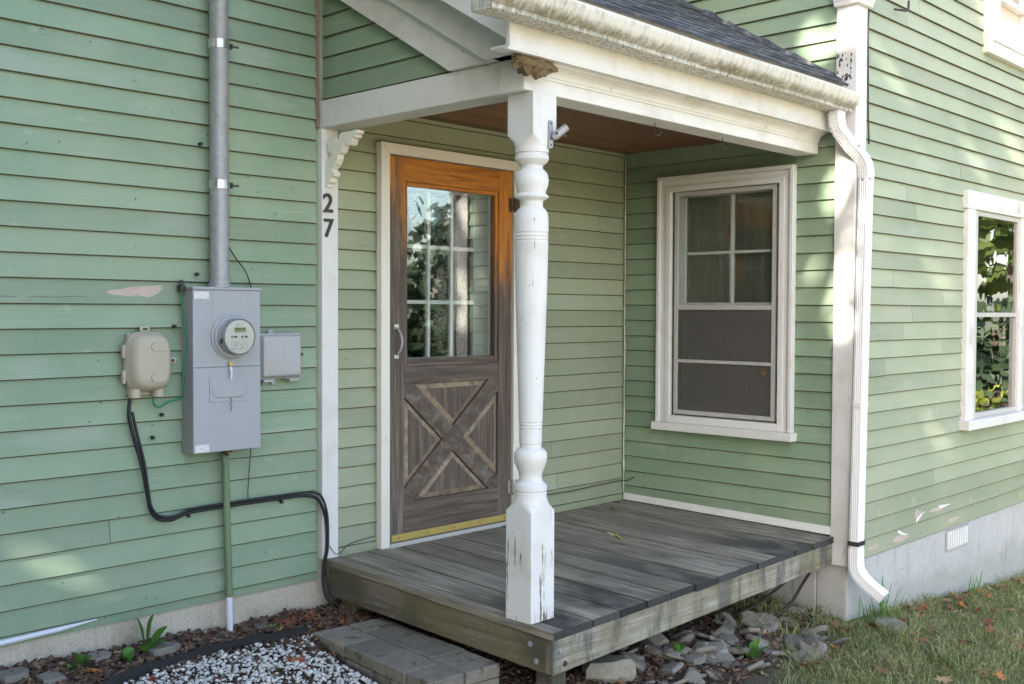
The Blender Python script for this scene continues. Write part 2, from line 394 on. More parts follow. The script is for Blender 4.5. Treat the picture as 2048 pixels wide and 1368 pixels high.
M['screen'] = m_screen('insect_screen')
M['dark'] = m_plain('room_dark', (0.10, 0.09, 0.08), 0.9, 0, 3, 0.2, 0.0)
M['curtain'] = m_plain('curtain_cloth', (0.52, 0.47, 0.41), 0.9, 0, 30, 0.1, 0.1)
M['blind'] = m_plain('window_blind', (0.62, 0.55, 0.47), 0.8, 0, 20, 0.1, 0.1)
M['slate'] = m_plain('slate_stone', (0.185, 0.170, 0.142), 0.88, 0, 16, 0.65, 1.0, 0.4)
M['boulder'] = m_plain('tan_boulder', (0.30, 0.275, 0.225), 0.85, 0, 7, 0.4, 0.6, 0.1)
M['gravel'] = m_plain('white_gravel', (0.58, 0.57, 0.54), 0.75, 0, 30, 0.55, 0.4)
def m_paver():
    g = G('concrete_paver'); co = g.co(); a = g.noise(co, 7, 5, 0.65); f = g.noise(co, 170, 2, 0.6); m = g.noise(co, 26, 3, 0.6)
    col = g.vary(g.mix(a, (0.125, 0.112, 0.090), (0.285, 0.258, 0.210)), 0.2); col = g.mix(0.75, col, g.mix(m, (0.55, 0.55, 0.55), (1.45, 1.45, 1.45)), 'MULTIPLY')
    d = g.ss(g.noise(g.scl((1, 1, 1), (4, 2, 9)), 11, 4, 0.7), 0.58, 0.68); col = g.mix(g.ma('MULTIPLY', d, 0.75), col, (0.055, 0.038, 0.026))
    w = g.ma('LESS_THAN', g.vor(co, 70), 0.16); col = g.mix(g.ma('MULTIPLY', w, 0.35), col, (0.36, 0.35, 0.32))
    g.bump(g.ma('ADD', g.ma('MULTIPLY', f, 0.5), m), 1.0, 0.006); return g.done(col, 0.92)
M['paver'] = m_paver()
M['edging'] = m_plain('black_edging', (0.02, 0.02, 0.02), 0.7, 0, 60, 0.5, 0.5)
M['bark'] = m_plain('tree_bark', (0.085, 0.065, 0.05), 0.9, 0, 12, 0.4, 0.6)
M['tleaf'] = m_leaf('tree_leaves', (0.055, 0.095, 0.022), (0.10, 0.135, 0.03), 0.4)
M['conifer'] = m_leaf('conifer_needles', (0.02, 0.042, 0.018), (0.03, 0.055, 0.022), 0.1)
M['vine'] = m_leaf('vine_leaves', (0.26, 0.33, 0.045), (0.40, 0.42, 0.09), 0.4)
M['weed'] = m_leaf('weed_leaves', (0.075, 0.22, 0.030), (0.12, 0.29, 0.045), 0.3)
M['lf_brown'] = m_leaf('dry_leaf_brown', (0.17, 0.075, 0.035), (0.27, 0.13, 0.06), 0.15, 0.25)
M['lf_tan'] = m_leaf('dry_leaf_tan', (0.34, 0.22, 0.11), (0.44, 0.31, 0.17), 0.15, 0.2)
M['lf_red'] = m_leaf('dry_leaf_red', (0.18, 0.04, 0.022), (0.27, 0.075, 0.035), 0.15, 0.2)
M['lf_orange'] = m_leaf('dry_leaf_orange', (0.45, 0.16, 0.045), (0.55, 0.25, 0.07), 0.15, 0.15)
M['lf_olive'] = m_leaf('leaf_olive', (0.26, 0.21, 0.06), (0.42, 0.34, 0.15), 0.1, 0.05)
M['lf_green'] = m_leaf('leaf_green', (0.16, 0.25, 0.06), (0.22, 0.31, 0.09), 0.2, 0.1)
M['nest'] = m_plain('nest_debris', (0.16, 0.115, 0.06), 0.95, 0, 40, 0.6, 0.8)
M['primer'] = m_plain('bare_primer', (0.50, 0.40, 0.335), 0.8, 0, 30, 0.22, 0.4)
M['caulk'] = m_white('old_caulk', (0.60, 0.57, 0.50), 0.04, 'z', 0.6)
M['sealant'] = m_plain('dirty_sealant', (0.20, 0.145, 0.09), 0.9, 0, 60, 0.6, 0.6)
def m_gutter():
    g = G('stained_gutter'); X, Y, Z = g.xyz()
    st = g.noise(g.scl((48, 30, 2.6)), 1, 5, 0.78); bl = g.noise(g.co(), 3.0, 4, 0.6)
    low = g.ma('ADD', g.ma('MULTIPLY', g.ss(Z, 2.425, 2.375), 0.6), g.ma('MULTIPLY', g.ss(Z, 2.40, 2.43), 0.25))
    f = g.ss(g.ma('ADD', g.ma('ADD', g.ma('MULTIPLY', st, 0.75), g.ma('MULTIPLY', bl, 0.4)), g.ma('MULTIPLY', low, 0.45)), 0.60, 1.0)
    f = g.ma('MULTIPLY', f, g.ss(Z, 2.4445, 2.436))
    f = g.ma('MULTIPLY', f, g.ss(Z, 2.335, 2.362))
    col = g.mix(f, (0.68, 0.67, 0.63), (0.20, 0.175, 0.105))
    ed = g.ma('MULTIPLY', g.ss(g.noise(g.co(), 60, 3), 0.56, 0.62), g.ma('MULTIPLY', g.ss(Z, 2.365, 2.35), 0.8)); col = g.mix(ed, col, (0.07, 0.075, 0.04))
    return g.done(col, 0.5)
M['gutter'] = m_gutter()
def m_shingle():
    g = G('asphalt_shingle'); n = g.noise(g.co(), 260, 2, 0.6); b = g.noise(g.scl((4, 14, 14)), 1, 4, 0.6)
    col = g.ramp(b, [(0.3, (0.030, 0.036, 0.046)), (0.52, (0.075, 0.084, 0.10)), (0.7, (0.24, 0.23, 0.21))])
    col = g.vary(col, 0.3); col = g.mix(0.6, col, g.mix(n, (0.4, 0.4, 0.4), (1.6, 1.6, 1.6)), 'MULTIPLY')
    g.bump(n, 0.6, 0.003); return g.done(col, 0.8)
M['shingle'] = m_shingle()
def m_ground():
    g = G('ground_soil'); co = g.co(); X, Y, Z = g.xyz()
    a = g.noise(co, 2.2, 5, 0.6); f = g.noise(co, 45, 4, 0.7)
    soil = g.ramp(f, [(0.3, (0.025, 0.018, 0.013)), (0.55, (0.065, 0.047, 0.034)), (0.8, (0.14, 0.10, 0.07))])
    lawn = g.ramp(g.ma('ADD', g.ma('MULTIPLY', f, 0.6), g.ma('MULTIPLY', a, 0.4)), [(0.3, (0.045, 0.055, 0.020)), (0.5, (0.09, 0.105, 0.036)), (0.72, (0.20, 0.18, 0.085))])
    t = g.ma('ADD', g.ma('SUBTRACT', X, g.ma('MULTIPLY', Y, 0.9)), g.ma('MULTIPLY', g.ma('SUBTRACT', a, 0.5), 0.8))
    col = g.mix(g.ss(t, 3.55, 4.15), soil, lawn)
    g.bump(f, 0.8, 0.01); return g.done(col, 0.95)
M['ground'] = m_ground()
M['drive'] = m_plain('bounce_drive_gravel', (0.60, 0.50, 0.36), 0.9, 0, 40, 0.30, 0.8)  # warm tan chosen to colour the bounce light under the porch
def m_mulch():
    g = G('mulch_chips'); f = g.noise(g.co(), 33, 2, 0.5)
    col = g.ramp(f, [(0.30, (0.030, 0.021, 0.016)), (0.45, (0.080, 0.053, 0.038)), (0.58, (0.15, 0.085, 0.052)), (0.70, (0.33, 0.24, 0.16))])
    return g.done(col, 0.85)
M['mulch'] = m_mulch()
def m_grass():
    g = G('grass_blades'); co = g.co(); f = g.noise(co, 60, 2); b = g.noise(co, 2.6, 4, 0.6)
    col = g.ramp(g.ma('ADD', g.ma('MULTIPLY', f, 0.75), g.ma('MULTIPLY', b, 0.25)), [(0.30, (0.080, 0.145, 0.036)), (0.44, (0.165, 0.220, 0.066)), (0.54, (0.31, 0.30, 0.14)), (0.66, (0.52, 0.46, 0.28))])
    g.done(col, 0.6); t = g.n('ShaderNodeBsdfTranslucent', {0: col}); mx = g.n('ShaderNodeMixShader', {0: 0.25, 1: g.bs.outputs[0], 2: t.outputs[0]})
    g.nt.links.new(mx.outputs[0], g.out.inputs[0]); return g.m
M['grass'] = m_grass()
def m_print(name, base, ink, kx, kz, thr, axis='x'):      # flat print: rows of small illegible lettering
    g = G(name); X, Y, Z = g.xyz()
    row = g.ma('LESS_THAN', g.ma('FRACT', g.ma('MULTIPLY', Z, kz)), 0.55)
    wrd = g.ma('GREATER_THAN', g.n('ShaderNodeTexWhiteNoise', {0: g.n('ShaderNodeVectorMath', {0: g.scl((kx, 0, kz))}, operation='FLOOR').outputs[0]}).outputs[0], thr)
    col = g.mix(g.ma('MULTIPLY', g.ma('MULTIPLY', row, wrd), 0.55), base, ink); return g.done(col, 0.5)
M['label'] = m_print('printed_label', (0.74, 0.74, 0.74), (0.10, 0.10, 0.11), 700, 190, 0.5)
M['face'] = m_plain('meter_faceplate', (0.66, 0.67, 0.62), 0.45, 0, 10, 0.05, 0.0)
M['facetext'] = m_print('meter_lettering', (0.70, 0.70, 0.66), (0.10, 0.10, 0.10), 460, 150, 0.45)
M['lcd'] = m_print('meter_display', (0.30, 0.33, 0.16), (0.03, 0.04, 0.02), 190, 33, 0.35)

# ------------------------------------------------------------------ ground
W, D = 3.355, 1.591
def gz(x, y):
    yy = min(0.0, max(y, -3.2)); z = -0.225 - 0.03*max(-6, min(x, 14)) + 0.11*yy - 0.06*max(0.0, min(x, 14)-3.5)
    return z
def bumps(x, y): return 0.018*mnoise.noise((x*3.1, y*3.1, 0.3)) + 0.010*mnoise.noise((x*9, y*9, 4.0))
xs = [-260, -120, -60, -30, -16, -9, -5] + list(np.arange(-3, 8.01, 0.1)) + [9, 11, 14, 18, 26, 40, 70, 130, 260]
ys = [-260, -120, -60, -35, -20, -12, -8, -6.5, -5.5] + list(np.arange(-4.6, 0.61, 0.1)) + [1.5, 3, 6, 12, 25, 60, 130, 260]
vv = [(x, y, gz(x, y) + (bumps(x, y) if -3 <= x <= 8 and -4.6 <= y <= 0.6 else 0)) for y in ys for x in xs]
nx = len(xs); ff = [(j*nx+i, j*nx+i+1, (j+1)*nx+i+1, (j+1)*nx+i) for j in range(len(ys)-1) for i in range(nx-1)]
b = B(); b.v = vv; b.f = ff
tag(obj('ground', b, M['ground'], smooth=True, angle=80, recalc=False), kind='structure')
dv = B(); P_ = [(-6, -1.9), (0.6, -1.66), (1.5, -2.3), (2.2, -3.6), (3.4, -5.2), (16, -5.6), (40, -6.5), (40, -15), (-30, -15)]
cols_ = [-6, -5, -3, -1, 0.6, 1.5, 2.2, 3.4, 6, 9, 12, 14, 18, 26, 40]; rows_ = 12
def drv_top(x): return float(np.interp(x, [p[0] for p in P_[:7]], [p[1] for p in P_[:7]]))
for x_ in cols_:
    for j_ in range(rows_+1):
        t_ = (j_/rows_)**2; y_ = drv_top(x_)*(1-t_)-15*t_; dv.v.append((x_, y_, max(gz(x_, y_), -0.578 if False else -9)+0.012))
for i_ in range(len(cols_)-1):
    for j_ in range(rows_):
        a_ = i_*(rows_+1)+j_; dv.f.append((a_, a_+1, a_+rows_+2, a_+rows_+1))
tag(obj('bounce_driveway', dv, M['drive'], recalc=False), kind='structure')  # pale gravel added mostly out of view to bounce sunlight under the porch
def gh(x, y): return gz(x, y) + bumps(x, y)

# ------------------------------------------------------------------ house
house = empty('house', (0.9, 0.6, -0.3), 'green clapboard farmhouse with white trim around an inset corner porch', 'house')

def clap(parent, axis, plane, a0, a1, z0, z1, zc, e, mat, seg=0.55):
    n = max(2, min(6, int((a1-a0)/seg)+1)); b = B(); rings = []
    j1 = random.uniform(-0.0012, 0.0012)
    def off(z): return 0.001 + 0.0175*(1-(z-zc)/(e+0.028)) - 0.018
    for i in range(n+1):
        a = a0+(a1-a0)*i/n; dz = random.uniform(-0.0016, 0.0016)+j1 if z0 == zc else 0.0; do = random.uniform(-0.0008, 0.0012)
        f0 = off(z0)+do; f1 = off(z1)
        sec = [(f0-0.0145, z0+dz+0.001), (f0-0.005, z0+dz), (f0, z0+dz+0.0042), (f1, z1), (f1-0.005, z1)]
        rings.append([((a, plane-o, z) if axis == 'x' else (plane-o, a, z)) for o, z in sec])
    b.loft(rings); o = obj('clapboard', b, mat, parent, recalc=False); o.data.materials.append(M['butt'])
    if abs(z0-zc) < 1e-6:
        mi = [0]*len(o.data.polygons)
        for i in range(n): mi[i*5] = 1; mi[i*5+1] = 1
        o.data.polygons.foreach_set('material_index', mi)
    return o

def courses(parent, axis, plane, a0, a1, zlist, e, cuts, mat, joints=0.3, bottom=None, seg=0.55):
    for zc in zlist:
        z0, z1 = zc, zc+e+0.028
        spans = [(a0, a1, z0, z1)]
        for (c0, c1, cz0, cz1) in cuts:
            new = []
            for (s0, s1, p0, p1) in spans:
                if c1 <= s0 or c0 >= s1 or cz1 <= p0 or cz0 >= p0+e: new.append((s0, s1, p0, p1)); continue
                if c0 > s0: new.append((s0, c0, p0, p1))
                if c1 < s1: new.append((c1, s1, p0, p1))
                m0, m1 = max(s0, c0), min(s1, c1)
                if cz0 > p0+0.012: new.append((m0, m1, p0, cz0))
                if cz1 < p0+e-0.012: new.append((m0, m1, cz1, p1))
            spans = new
        for (s0, s1, p0, p1) in spans:
            parts = [(s0, s1)]
            if s1-s0 > 1.0 and random.random() < joints:
                t = s0+(s1-s0)*random.uniform(0.2, 0.8); parts = [(s0, t-0.0014), (t+0.0014, s1)]
            for q0, q1 in parts: clap(parent, axis, plane, q0, q1, p0, p1, zc, e, mat, seg)

def sheath(name, axis, plane, a0, a1, z0, z1, cuts, mat, thick=0.12):
    b = B(); A = sorted({a0, a1, *[c for q in cuts for c in q[:2] if a0 < c < a1]}); Z = sorted({z0, z1, *[c for q in cuts for c in q[2:] if z0 < c < z1]})
    for i in range(len(A)-1):
        for k in range(len(Z)-1):
            am, zm = (A[i]+A[i+1])/2, (Z[k]+Z[k+1])/2
            if any(c[0] < am < c[1] and c[2] < zm < c[3] for c in cuts): continue
            if axis == 'x': b.box(A[i], A[i+1], plane+0.016, plane+0.016+thick, Z[k], Z[k+1])
            else: b.box(plane+0.016, plane+0.016+thick, A[i], A[i+1], Z[k], Z[k+1])
    return obj(name, b, mat, house, recalc=False)

E1 = 0.1016
# wall with the meter
mwall = sheath('meter_wall', 'x', 0.0, -4.0, 0.90, -0.10, 4.6, [], M['green'])
courses(mwall, 'x', 0.0, -2.2, 0.885, [-0.059+E1*k for k in range(34)], E1, [(0.17, 0.48, 0.62, 1.33)], M['green'], 0.45)
rg = [[(0.886+0.008*mnoise.noise((k*.9, 1, 7)), 0.004, 2.14+k*.03), (0.896+0.004*mnoise.noise((k*.8, 4, 2)), -0.010-0.006*mnoise.noise((k*.7, 5, 2)), 2.14+k*.03), (0.906, 0.004, 2.14+k*.03)] for k in range(40)]
obj('corner_bead', B().loft(rg), M['sealant'], house)
# wall with the door
DO = (1.315, 2.262, -0.4, 2.062)
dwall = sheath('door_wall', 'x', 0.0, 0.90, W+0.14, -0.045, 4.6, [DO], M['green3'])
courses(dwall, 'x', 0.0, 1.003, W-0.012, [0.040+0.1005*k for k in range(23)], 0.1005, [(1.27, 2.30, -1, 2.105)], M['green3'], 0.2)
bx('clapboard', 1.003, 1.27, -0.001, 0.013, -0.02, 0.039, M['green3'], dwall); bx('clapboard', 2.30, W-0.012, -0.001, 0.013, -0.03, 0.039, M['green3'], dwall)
# wall with the tall window
WO = (-1.125, -0.40, 0.585, 1.995)
wwall = sheath('window_wall', 'y', W, -D+0.016, 0.016, -0.18, 5.4, [WO], M['green'])
E3 = 0.0991
courses(wwall, 'y', W, -1.492, -0.006, [0.0935+E3*k for k in range(38)], E3, [(-1.24, -0.29, 0.53, 2.085)], M['green'], 0.12)
bx('clapboard', W+0.001, W+0.013, -1.49, -0.006, 0.0, 0.0925, M['green'], wwall)
# front wall of the projecting wing
FO = [(5.13, 5.95, 0.52, 1.95), (6.05, 6.87, 0.52, 1.95), (5.34, 6.02, 3.09, 4.6)]
fwall = sheath('wing_wall', 'x', -D, W+0.016, 9.0, -0.18, 5.4, FO, M['green2'])
E4 = 0.104
courses(fwall, 'x', -D, W+0.115, 7.4, [0.246-4*E4+E4*k for k in range(39)], E4, [(4.955, 7.05, 0.47, 2.045), (5.26, 6.10, 3.02, 4.7)], M['green2'], 0.75, seg=0.6)
# foundations
b = B().box(-4.0, W+0.3, 0.028, 0.20, -1.0, -0.045)
fnd = obj('foundation', b, M['conc'], house, bevel=0.006)
b = B().box(W+0.012, 9.0, -D+0.012, -D+0.2, -1.4, -0.165).box(W+0.012, W+0.2, -D+0.2005, 0.027, -1.4, -0.19)
fnd2 = obj('wing_foundation', b, M['conc2'], house, bevel=0.008)
# vent in the wing foundation
ven = obj('vent_frame', B().box(4.74, 5.12, -D+0.0, -D+0.011, -0.325, -0.312).box(4.74, 5.12, -D, -D+0.011, -0.197, -0.184).box(4.74, 4.755, -D, -D+0.011, -0.312, -0.197).box(5.105, 5.12, -D, -D+0.011, -0.312, -0.197), M['greyp'], fnd2)
bx('vent_recess', 4.755, 5.105, -D+0.004, -D+0.0115, -0.312, -0.197, M['black'], fnd2)
for k in range(9):
    x = 4.775+0.039*k; obj('vent_slat', B().hexa([(x-.008, -D-.004, -.312), (x+.008, -D-.004, -.312), (x+.010, -D+.003, -.312), (x-.010, -D+.003, -.312), (x-.008, -D-.004, -.197), (x+.008, -D-.004, -.197), (x+.010, -D+.003, -.197), (x-.010, -D+.003, -.197)]), M['alu'], fnd2)
# corner boards of the wing
def board_z(name, x0, x1, y0, y1, z0, z1, mat, parent, bevel=0.003): return bx(name, x0, x1, y0, y1, z0, z1, mat, parent, bevel)
board_z('corner_board', W-0.014, W+0.014, -1.610, -1.488, -0.185, 2.94, M['corner'], house)
board_z('corner_board', W+0.0145, W+0.118, -1.609, -1.575, -0.185, 2.94, M['corner'], house)
cap = B(); rings = []
for o, z in ((0.0, 2.94), (0.018, 2.945), (0.020, 2.965), (0.045, 3.04), (0.05, 3.10), (0.02, 3.12), (0.02, 3.6)):
    rings.append([(W-0.016-o, -1.612-o, z), (W+0.12+o, -1.612-o, z), (W+0.12+o, -1.50, z), (W-0.016-o, -1.484+o*0.3, z)])
obj('corner_capital', cap.loft(rings), M['corner'], house, bevel=0.003)
b = B(); 
for k in range(34):
    y = random.uniform(-1.58, -1.495); z = 2.53+0.16*random.random()**1.6; r = random.uniform(0.003, 0.010)
    b.loft([[(W-0.0145, y+r*math.cos(t)*0.6, z+r*1.4*math.sin(t)) for t in (0, 1.1, 2.2, 3.3, 4.4, 5.5)], [(W-0.0162, y+0.8*r*math.cos(t)*0.6, z+1.2*r*math.sin(t)) for t in (0, 1.1, 2.2, 3.3, 4.4, 5.5)]])
tag(obj('rotten_patch', b, M['iron'], house), 'dark rotten patch in the corner board above the gutter end', kind='stuff')
# inner corner caulk and base trim
b = B(); rings = []
for k in range(60):
    z = 0.05+k*(2.22/59); w = 0.006+0.007*abs(mnoise.noise((z*9, 1, 2)))*2
    rings.append([(W-0.002-w*1.3, 0.001, z), (W+0.004, -0.012, z), (W+0.012, 0.012, z)])
rings = [[(W-0.004-0.012*abs(mnoise.noise((k*.7, 1, 2))), -0.003, 0.05+k*.0376), (W-0.001, -0.006-0.012*abs(mnoise.noise((k*.9, 5, 2))), 0.05+k*.0376), (W+0.014, 0.014, 0.05+k*.0376)] for k in range(60)]
obj('caulk_line', b.loft(rings), M['caulk'], house)
obj('base_trim', B().hexa([(W-0.020, -1.488, -0.018), (W+0.012, -1.488, -0.018), (W+0.012, -0.012, 0.004), (W-0.020, -0.012, 0.004), (W-0.012, -1.488, 0.026), (W+0.012, -1.488, 0.026), (W+0.012, -0.012, 0.046), (W-0.012, -0.012, 0.046)]), M['white'], house, bevel=0.003)
# peeling paint on the wing wall and bare patch on the meter wall
def face_y(plane, z, base, e):
    zc = base+e*math.floor((z-base)/e); return plane-(0.001+0.0175*(1-(z-zc)/(e+0.028))-0.018)
def patch(parent, pts, plane, base, e, name='bare_patch', mat='primer'):
    rA = [(x, face_y(plane, z, base, e)+0.003, z) for x, z in pts]; rB = [(x, face_y(plane, z, base, e)-0.0014, z) for x, z in pts]
    return obj(name, B().loft([rA, rB]), M[mat], parent)
zz = [(-0.192, 1.313), (-0.178, 1.322), (-0.161, 1.326), (-0.12, 1.330), (-0.094, 1.336), (-0.06, 1.338), (-0.026, 1.346), (0.02, 1.347), (0.064, 1.350), (0.069, 1.332), (0.048, 1.312), (0.02, 1.304), (-0.003, 1.296), (-0.05, 1.303), (-0.09, 1.298), (-0.13, 1.304), (-0.162, 1.303)]
tag(patch(mwall, [(x+random.uniform(-.003, .003), z+random.uniform(-.002, .002)) for x, z in zz], 0.0, -0.059, E1), 'long bare pinkish patch of peeled paint')
def blob(x, z, w, h, n=15): return [(x+w*0.5*math.cos(2*math.pi*k/n)*random.uniform(.6, 1.15), z+h*0.5*math.sin(2*math.pi*k/n)*random.uniform(.6, 1.15)) for k in range(n)]
FB = 0.246-4*E4
for (x, c, w, h) in ((4.05, 0, 0.26, 0.045), (4.30, 1, 0.12, 0.075), (4.62, 1, 0.30, 0.03), (3.68, 0, 0.16, 0.03), (4.85, 0, 0.24, 0.035)): patch(fwall, blob(x, FB+E4*c+0.046, w, h), -D, FB, E4)
for (x, z, w, a) in ((4.02, FB+0.085, 0.10, -0.5), (4.26, FB+0.115, 0.12, 0.9), (4.62, FB+E4+0.05, 0.13, 0.15)):
    b = B(); n = 5; rg = []
    for k in range(n+1):
        t = k/n; px = x+w*t*math.cos(a); pz = z+w*t*math.sin(a)*0.6; py = face_y(-D, z, FB, E4)-0.001-0.022*t*t; hw = 0.013*(1-t)+0.0015
        rg.append([(px, py, pz+hw), (px+0.003, py-0.0015, pz+hw*0.2), (px, py, pz-hw), (px-0.002, py+0.0012, pz)])
    obj('paint_curl', b.loft(rg), M['alu'], fwall)
rg = [(-2.2+0.0535*k, face_y(0.0, 1.292, -0.059, E1)-0.0004, 1.292+0.007*mnoise.noise((k*.5, 2, 2))) for k in range(38)]
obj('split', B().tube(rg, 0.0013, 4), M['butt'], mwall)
obj('sill_flashing', B().tube([(-2.2, 0.006, -0.078), (-0.64, 0.004, -0.080), (-0.40, 0.004, -0.074), (-0.24, 0.008, -0.066)], [0.012, 0.013, 0.011, 0.003], 8), M['pvc'], mwall, smooth=True)

# closed rooms behind the openings, and the roofs above the frame
bx('room_floor', 1.0, 3.3, 0.14, 3.0, -0.1, -0.02, M['dark'], house)
b = B().box(0.9, 3.5, 3.0, 3.1, -0.1, 2.8).box(0.8, 0.9, 0.137, 3.1, -0.1, 2.8).box(3.5, 3.6, 0.137, 3.1, -0.1, 2.8).box(0.8, 3.6, 0.137, 3.1, 2.8, 2.9)
obj('room_wall', b, M['dark'], house)
b = B().box(3.5, 9.0, 2.6, 2.7, -0.2, 5.4).box(9.0, 9.1, -1.59, 2.7, -0.2, 5.4).box(3.5, 9.0, -1.45, 2.6, -0.3, -0.2).box(3.5, 9.0, -1.45, 2.6, 2.5, 2.6)
obj('wing_room_wall', b, M['dark'], house)
obj('roof', B().hexa([(-4.3, -0.35, 4.6), (3.3, -0.35, 4.6), (3.3, 4, 7.0), (-4.3, 4, 7.0), (-4.3, -0.35, 4.75), (3.3, -0.35, 4.75), (3.3, 4, 7.15), (-4.3, 4, 7.15)]), M['shingle'], house)
obj('wing_roof', B().box(W-0.35, 9.4, -D-0.35, 3.0, 5.4, 5.55), M['shingle'], house)

# ---- storm door
YD = -0.030
door = empty('storm_door', (1.79, -0.02, 0.02), None, None)
door.parent = house; door.matrix_parent_inverse = Matrix.Translation(-Vector(house.location))
DX0, DX1, DZ0, DZ1 = 1.327, 2.247, 0.022, 2.049
def dp(name, x0, x1, z0, z1, mat, y0=YD, y1=0.004, bevel=0.002): return bx(name, x0, x1, y0, y1, z0, z1, M[mat], door, bevel)
dp('stile', DX0, 1.430, DZ0, DZ1, 'doorv'); dp('stile', 2.140, DX1, DZ0, DZ1, 'doorv')
dp('rail', 1.4305, 2.1395, 1.925, DZ1, 'doorh'); dp('rail', 1.4305, 2.1395, 0.852, 0.944, 'doorh'); dp('rail', 1.4305, 2.1395, DZ0, 0.225, 'doorh')
GX0, GX1, GZ0, GZ1 = 1.4305, 2.1395, 0.944, 1.925
def stop(p0, p1, horiz):
    (x0, x1, z0, z1) = (*p0, *p1); return bx('stop_molding', x0, x1, YD+0.006, 0.002, z0, z1, M['doorh' if horiz else 'doorv'], door, 0.003)
stop((GX0+.001, GX0+0.024), (GZ0+.001, GZ1-.001), False); stop((GX1-0.024, GX1-.001), (GZ0+.001, GZ1-.001), False)
stop((GX0+0.025, GX1-0.025), (GZ1-0.022, GZ1-.001), True); stop((GX0+0.025, GX1-0.025), (GZ0+.001, GZ0+0.042), True)
bx('glass_pane', GX0+0.012, GX1-0.012, -0.008, -0.005, GZ0+0.02, GZ1-0.01, M['sglass'], door)
# cross-buck panel
PX0, PX1, PZ0, PZ1 = 1.4305, 2.1395, 0.2255, 0.8515
rect = [(PX0, PZ0), (PX1, PZ0), (PX1, PZ1), (PX0, PZ1)]
bx('back_panel', PX0, PX1, -0.010, 0.002, PZ0, PZ1, M['doorv'], door)
HW = 0.050
def nrm(a, c):
    dx, dz = c[0]-a[0], c[1]-a[1]; l = math.hypot(dx, dz); return (-dz/l, dx/l)
def brace(a, c, y0):
    n = nrm(a, c); k = n[0]*a[0]+n[1]*a[1]
    big = [(PX0, PZ0), (PX1, PZ0), (PX1, PZ1), (PX0, PZ1)]
    p = clip(clip(big, n, k+HW), (-n[0], -n[1]), -(k-HW))
    obj('brace', prism_xz(B(), p, y0, -0.0105), M['doord'], door, bevel=0.0015)
    return n, k
n1, k1 = brace((PX0, PZ1), (PX1, PZ0), -0.0265); n2, k2 = brace((PX0, PZ0), (PX1, PZ1), -0.0295)
for s1 in (1, -1):
    for s2 in (1, -1):
        p = clip(rect, (-s1*n1[0], -s1*n1[1]), -(s1*k1+HW+0.001)); p = clip(p, (-s2*n2[0], -s2*n2[1]), -(s2*k2+HW+0.001))
        if len(p) < 3: continue
        p = inset(p, 0.002); q = inset(p, 0.026); r = inset(p, 0.028)
        def ring(pl, y): return [(x, y, z) for x, z in pl]
        bb = B().loft([ring(p, -0.0102), ring(p, -0.0125), ring(q, -0.024), ring(q, -0.0245)]); obj('bevelled_edge', bb, M['lightwood'], door)
        obj('raised_panel', B().loft([ring(r, -0.0246), ring(r, -0.0252)]), M['doorv'], door)
bx('door_sweep', DX0+0.012, DX1-0.004, YD-0.006, YD-0.0005, 0.024, 0.060, M['brass'], door, 0.001)
for k in range(5):
    x = DX0+0.06+k*0.2; bx('sweep_screw', x-0.003, x+0.003, YD-0.008, YD-0.006, 0.036, 0.044, M['black'], door)
h = B().tube(smoothpath([(1.372, YD-0.004, 1.010), (1.374, YD-0.028, 1.03), (1.378, YD-0.042, 1.08), (1.374, YD-0.028, 1.13), (1.372, YD-0.004, 1.150)], 4), 0.007, 8)
hd = obj('handle', h, M['galv'], door, smooth=True)
for z in (1.002, 1.158): bx('handle_plate', 1.358, 1.388, YD-0.004, YD-0.0003, z-0.012, z+0.012, M['steel'], hd, 0.001)
for z, mt in ((1.858, 'rust'), (0.215, 'steel')):
    hb = B().box(2.222, 2.246, YD-0.004, YD-0.0003, z-0.038, z+0.038).box(2.2575, 2.285, -0.0585, -0.0445, z-0.038, z+0.038)
    hb.lathe([(0.0, z-0.042), (0.0085, z-0.042), (0.0085, z+0.042), (0.0, z+0.042)], 2.252, YD-0.022, 10)
    obj('hinge', hb, M[mt], door, smooth=True)
# door casing, sill
cz = 2.112
def mitre(p, name): return obj(name, prism_xz(B(), p, -0.044, -0.001), M['casing'], house, bevel=0.003)
mitre([(1.262, 0.0), (1.320, 0.0), (1.320, 2.056), (1.262, cz)], 'door_casing'); mitre([(2.254, 0.0), (2.309, 0.0), (2.309, cz), (2.254, 2.056)], 'door_casing')
mitre([(1.2625, cz+0.0005), (1.3205, 2.0565), (2.2535, 2.0565), (2.3085, cz+0.0005)], 'door_casing')
bx('door_sill', 1.3205, 2.2535, -0.05, 0.09, -0.005, 0.018, M['stormalu'], house, 0.003)
obj('door_jamb', B().box(1.316, 1.335, 0.005, 0.136, 0.02, 2.06).box(2.243, 2.261, 0.005, 0.136, 0.02, 2.06).box(1.335, 2.243, 0.005, 0.136, 2.052, 2.061), M['white'], house)
# inner nine-light door
idoor = empty('inner_door', (1.79, 0.1, 0.02), None, None); idoor.parent = house; idoor.matrix_parent_inverse = Matrix.Translation(-Vector(house.location))
IX = [1.536, 1.711, 1.885, 2.060]; IZ = [0.985, 1.290, 1.595, 1.900]
for args in ((1.336, 1.536, 0.02, 2.05), (2.060, 2.242, 0.02, 2.05), (1.5365, 2.0595, 1.900, 2.05), (1.5365, 2.0595, 0.02, 0.985)):
    bx('door_frame', args[0], args[1], 0.095, 0.132, args[2], args[3], M['greyp'], idoor, 0.003)
for x in IX[1:3]: bx('muntin', x-0.011, x+0.011, 0.090, 0.128, IZ[0], IZ[3], M['alu'], idoor, 0.004)
for z in IZ[1:3]:
    for i in range(3): bx('muntin', IX[i]+(0.0115 if i else 0.0), IX[i+1]-(0.0115 if i < 2 else 0), 0.0905, 0.1275, z-0.011, z+0.011, M['alu'], idoor, 0.004)
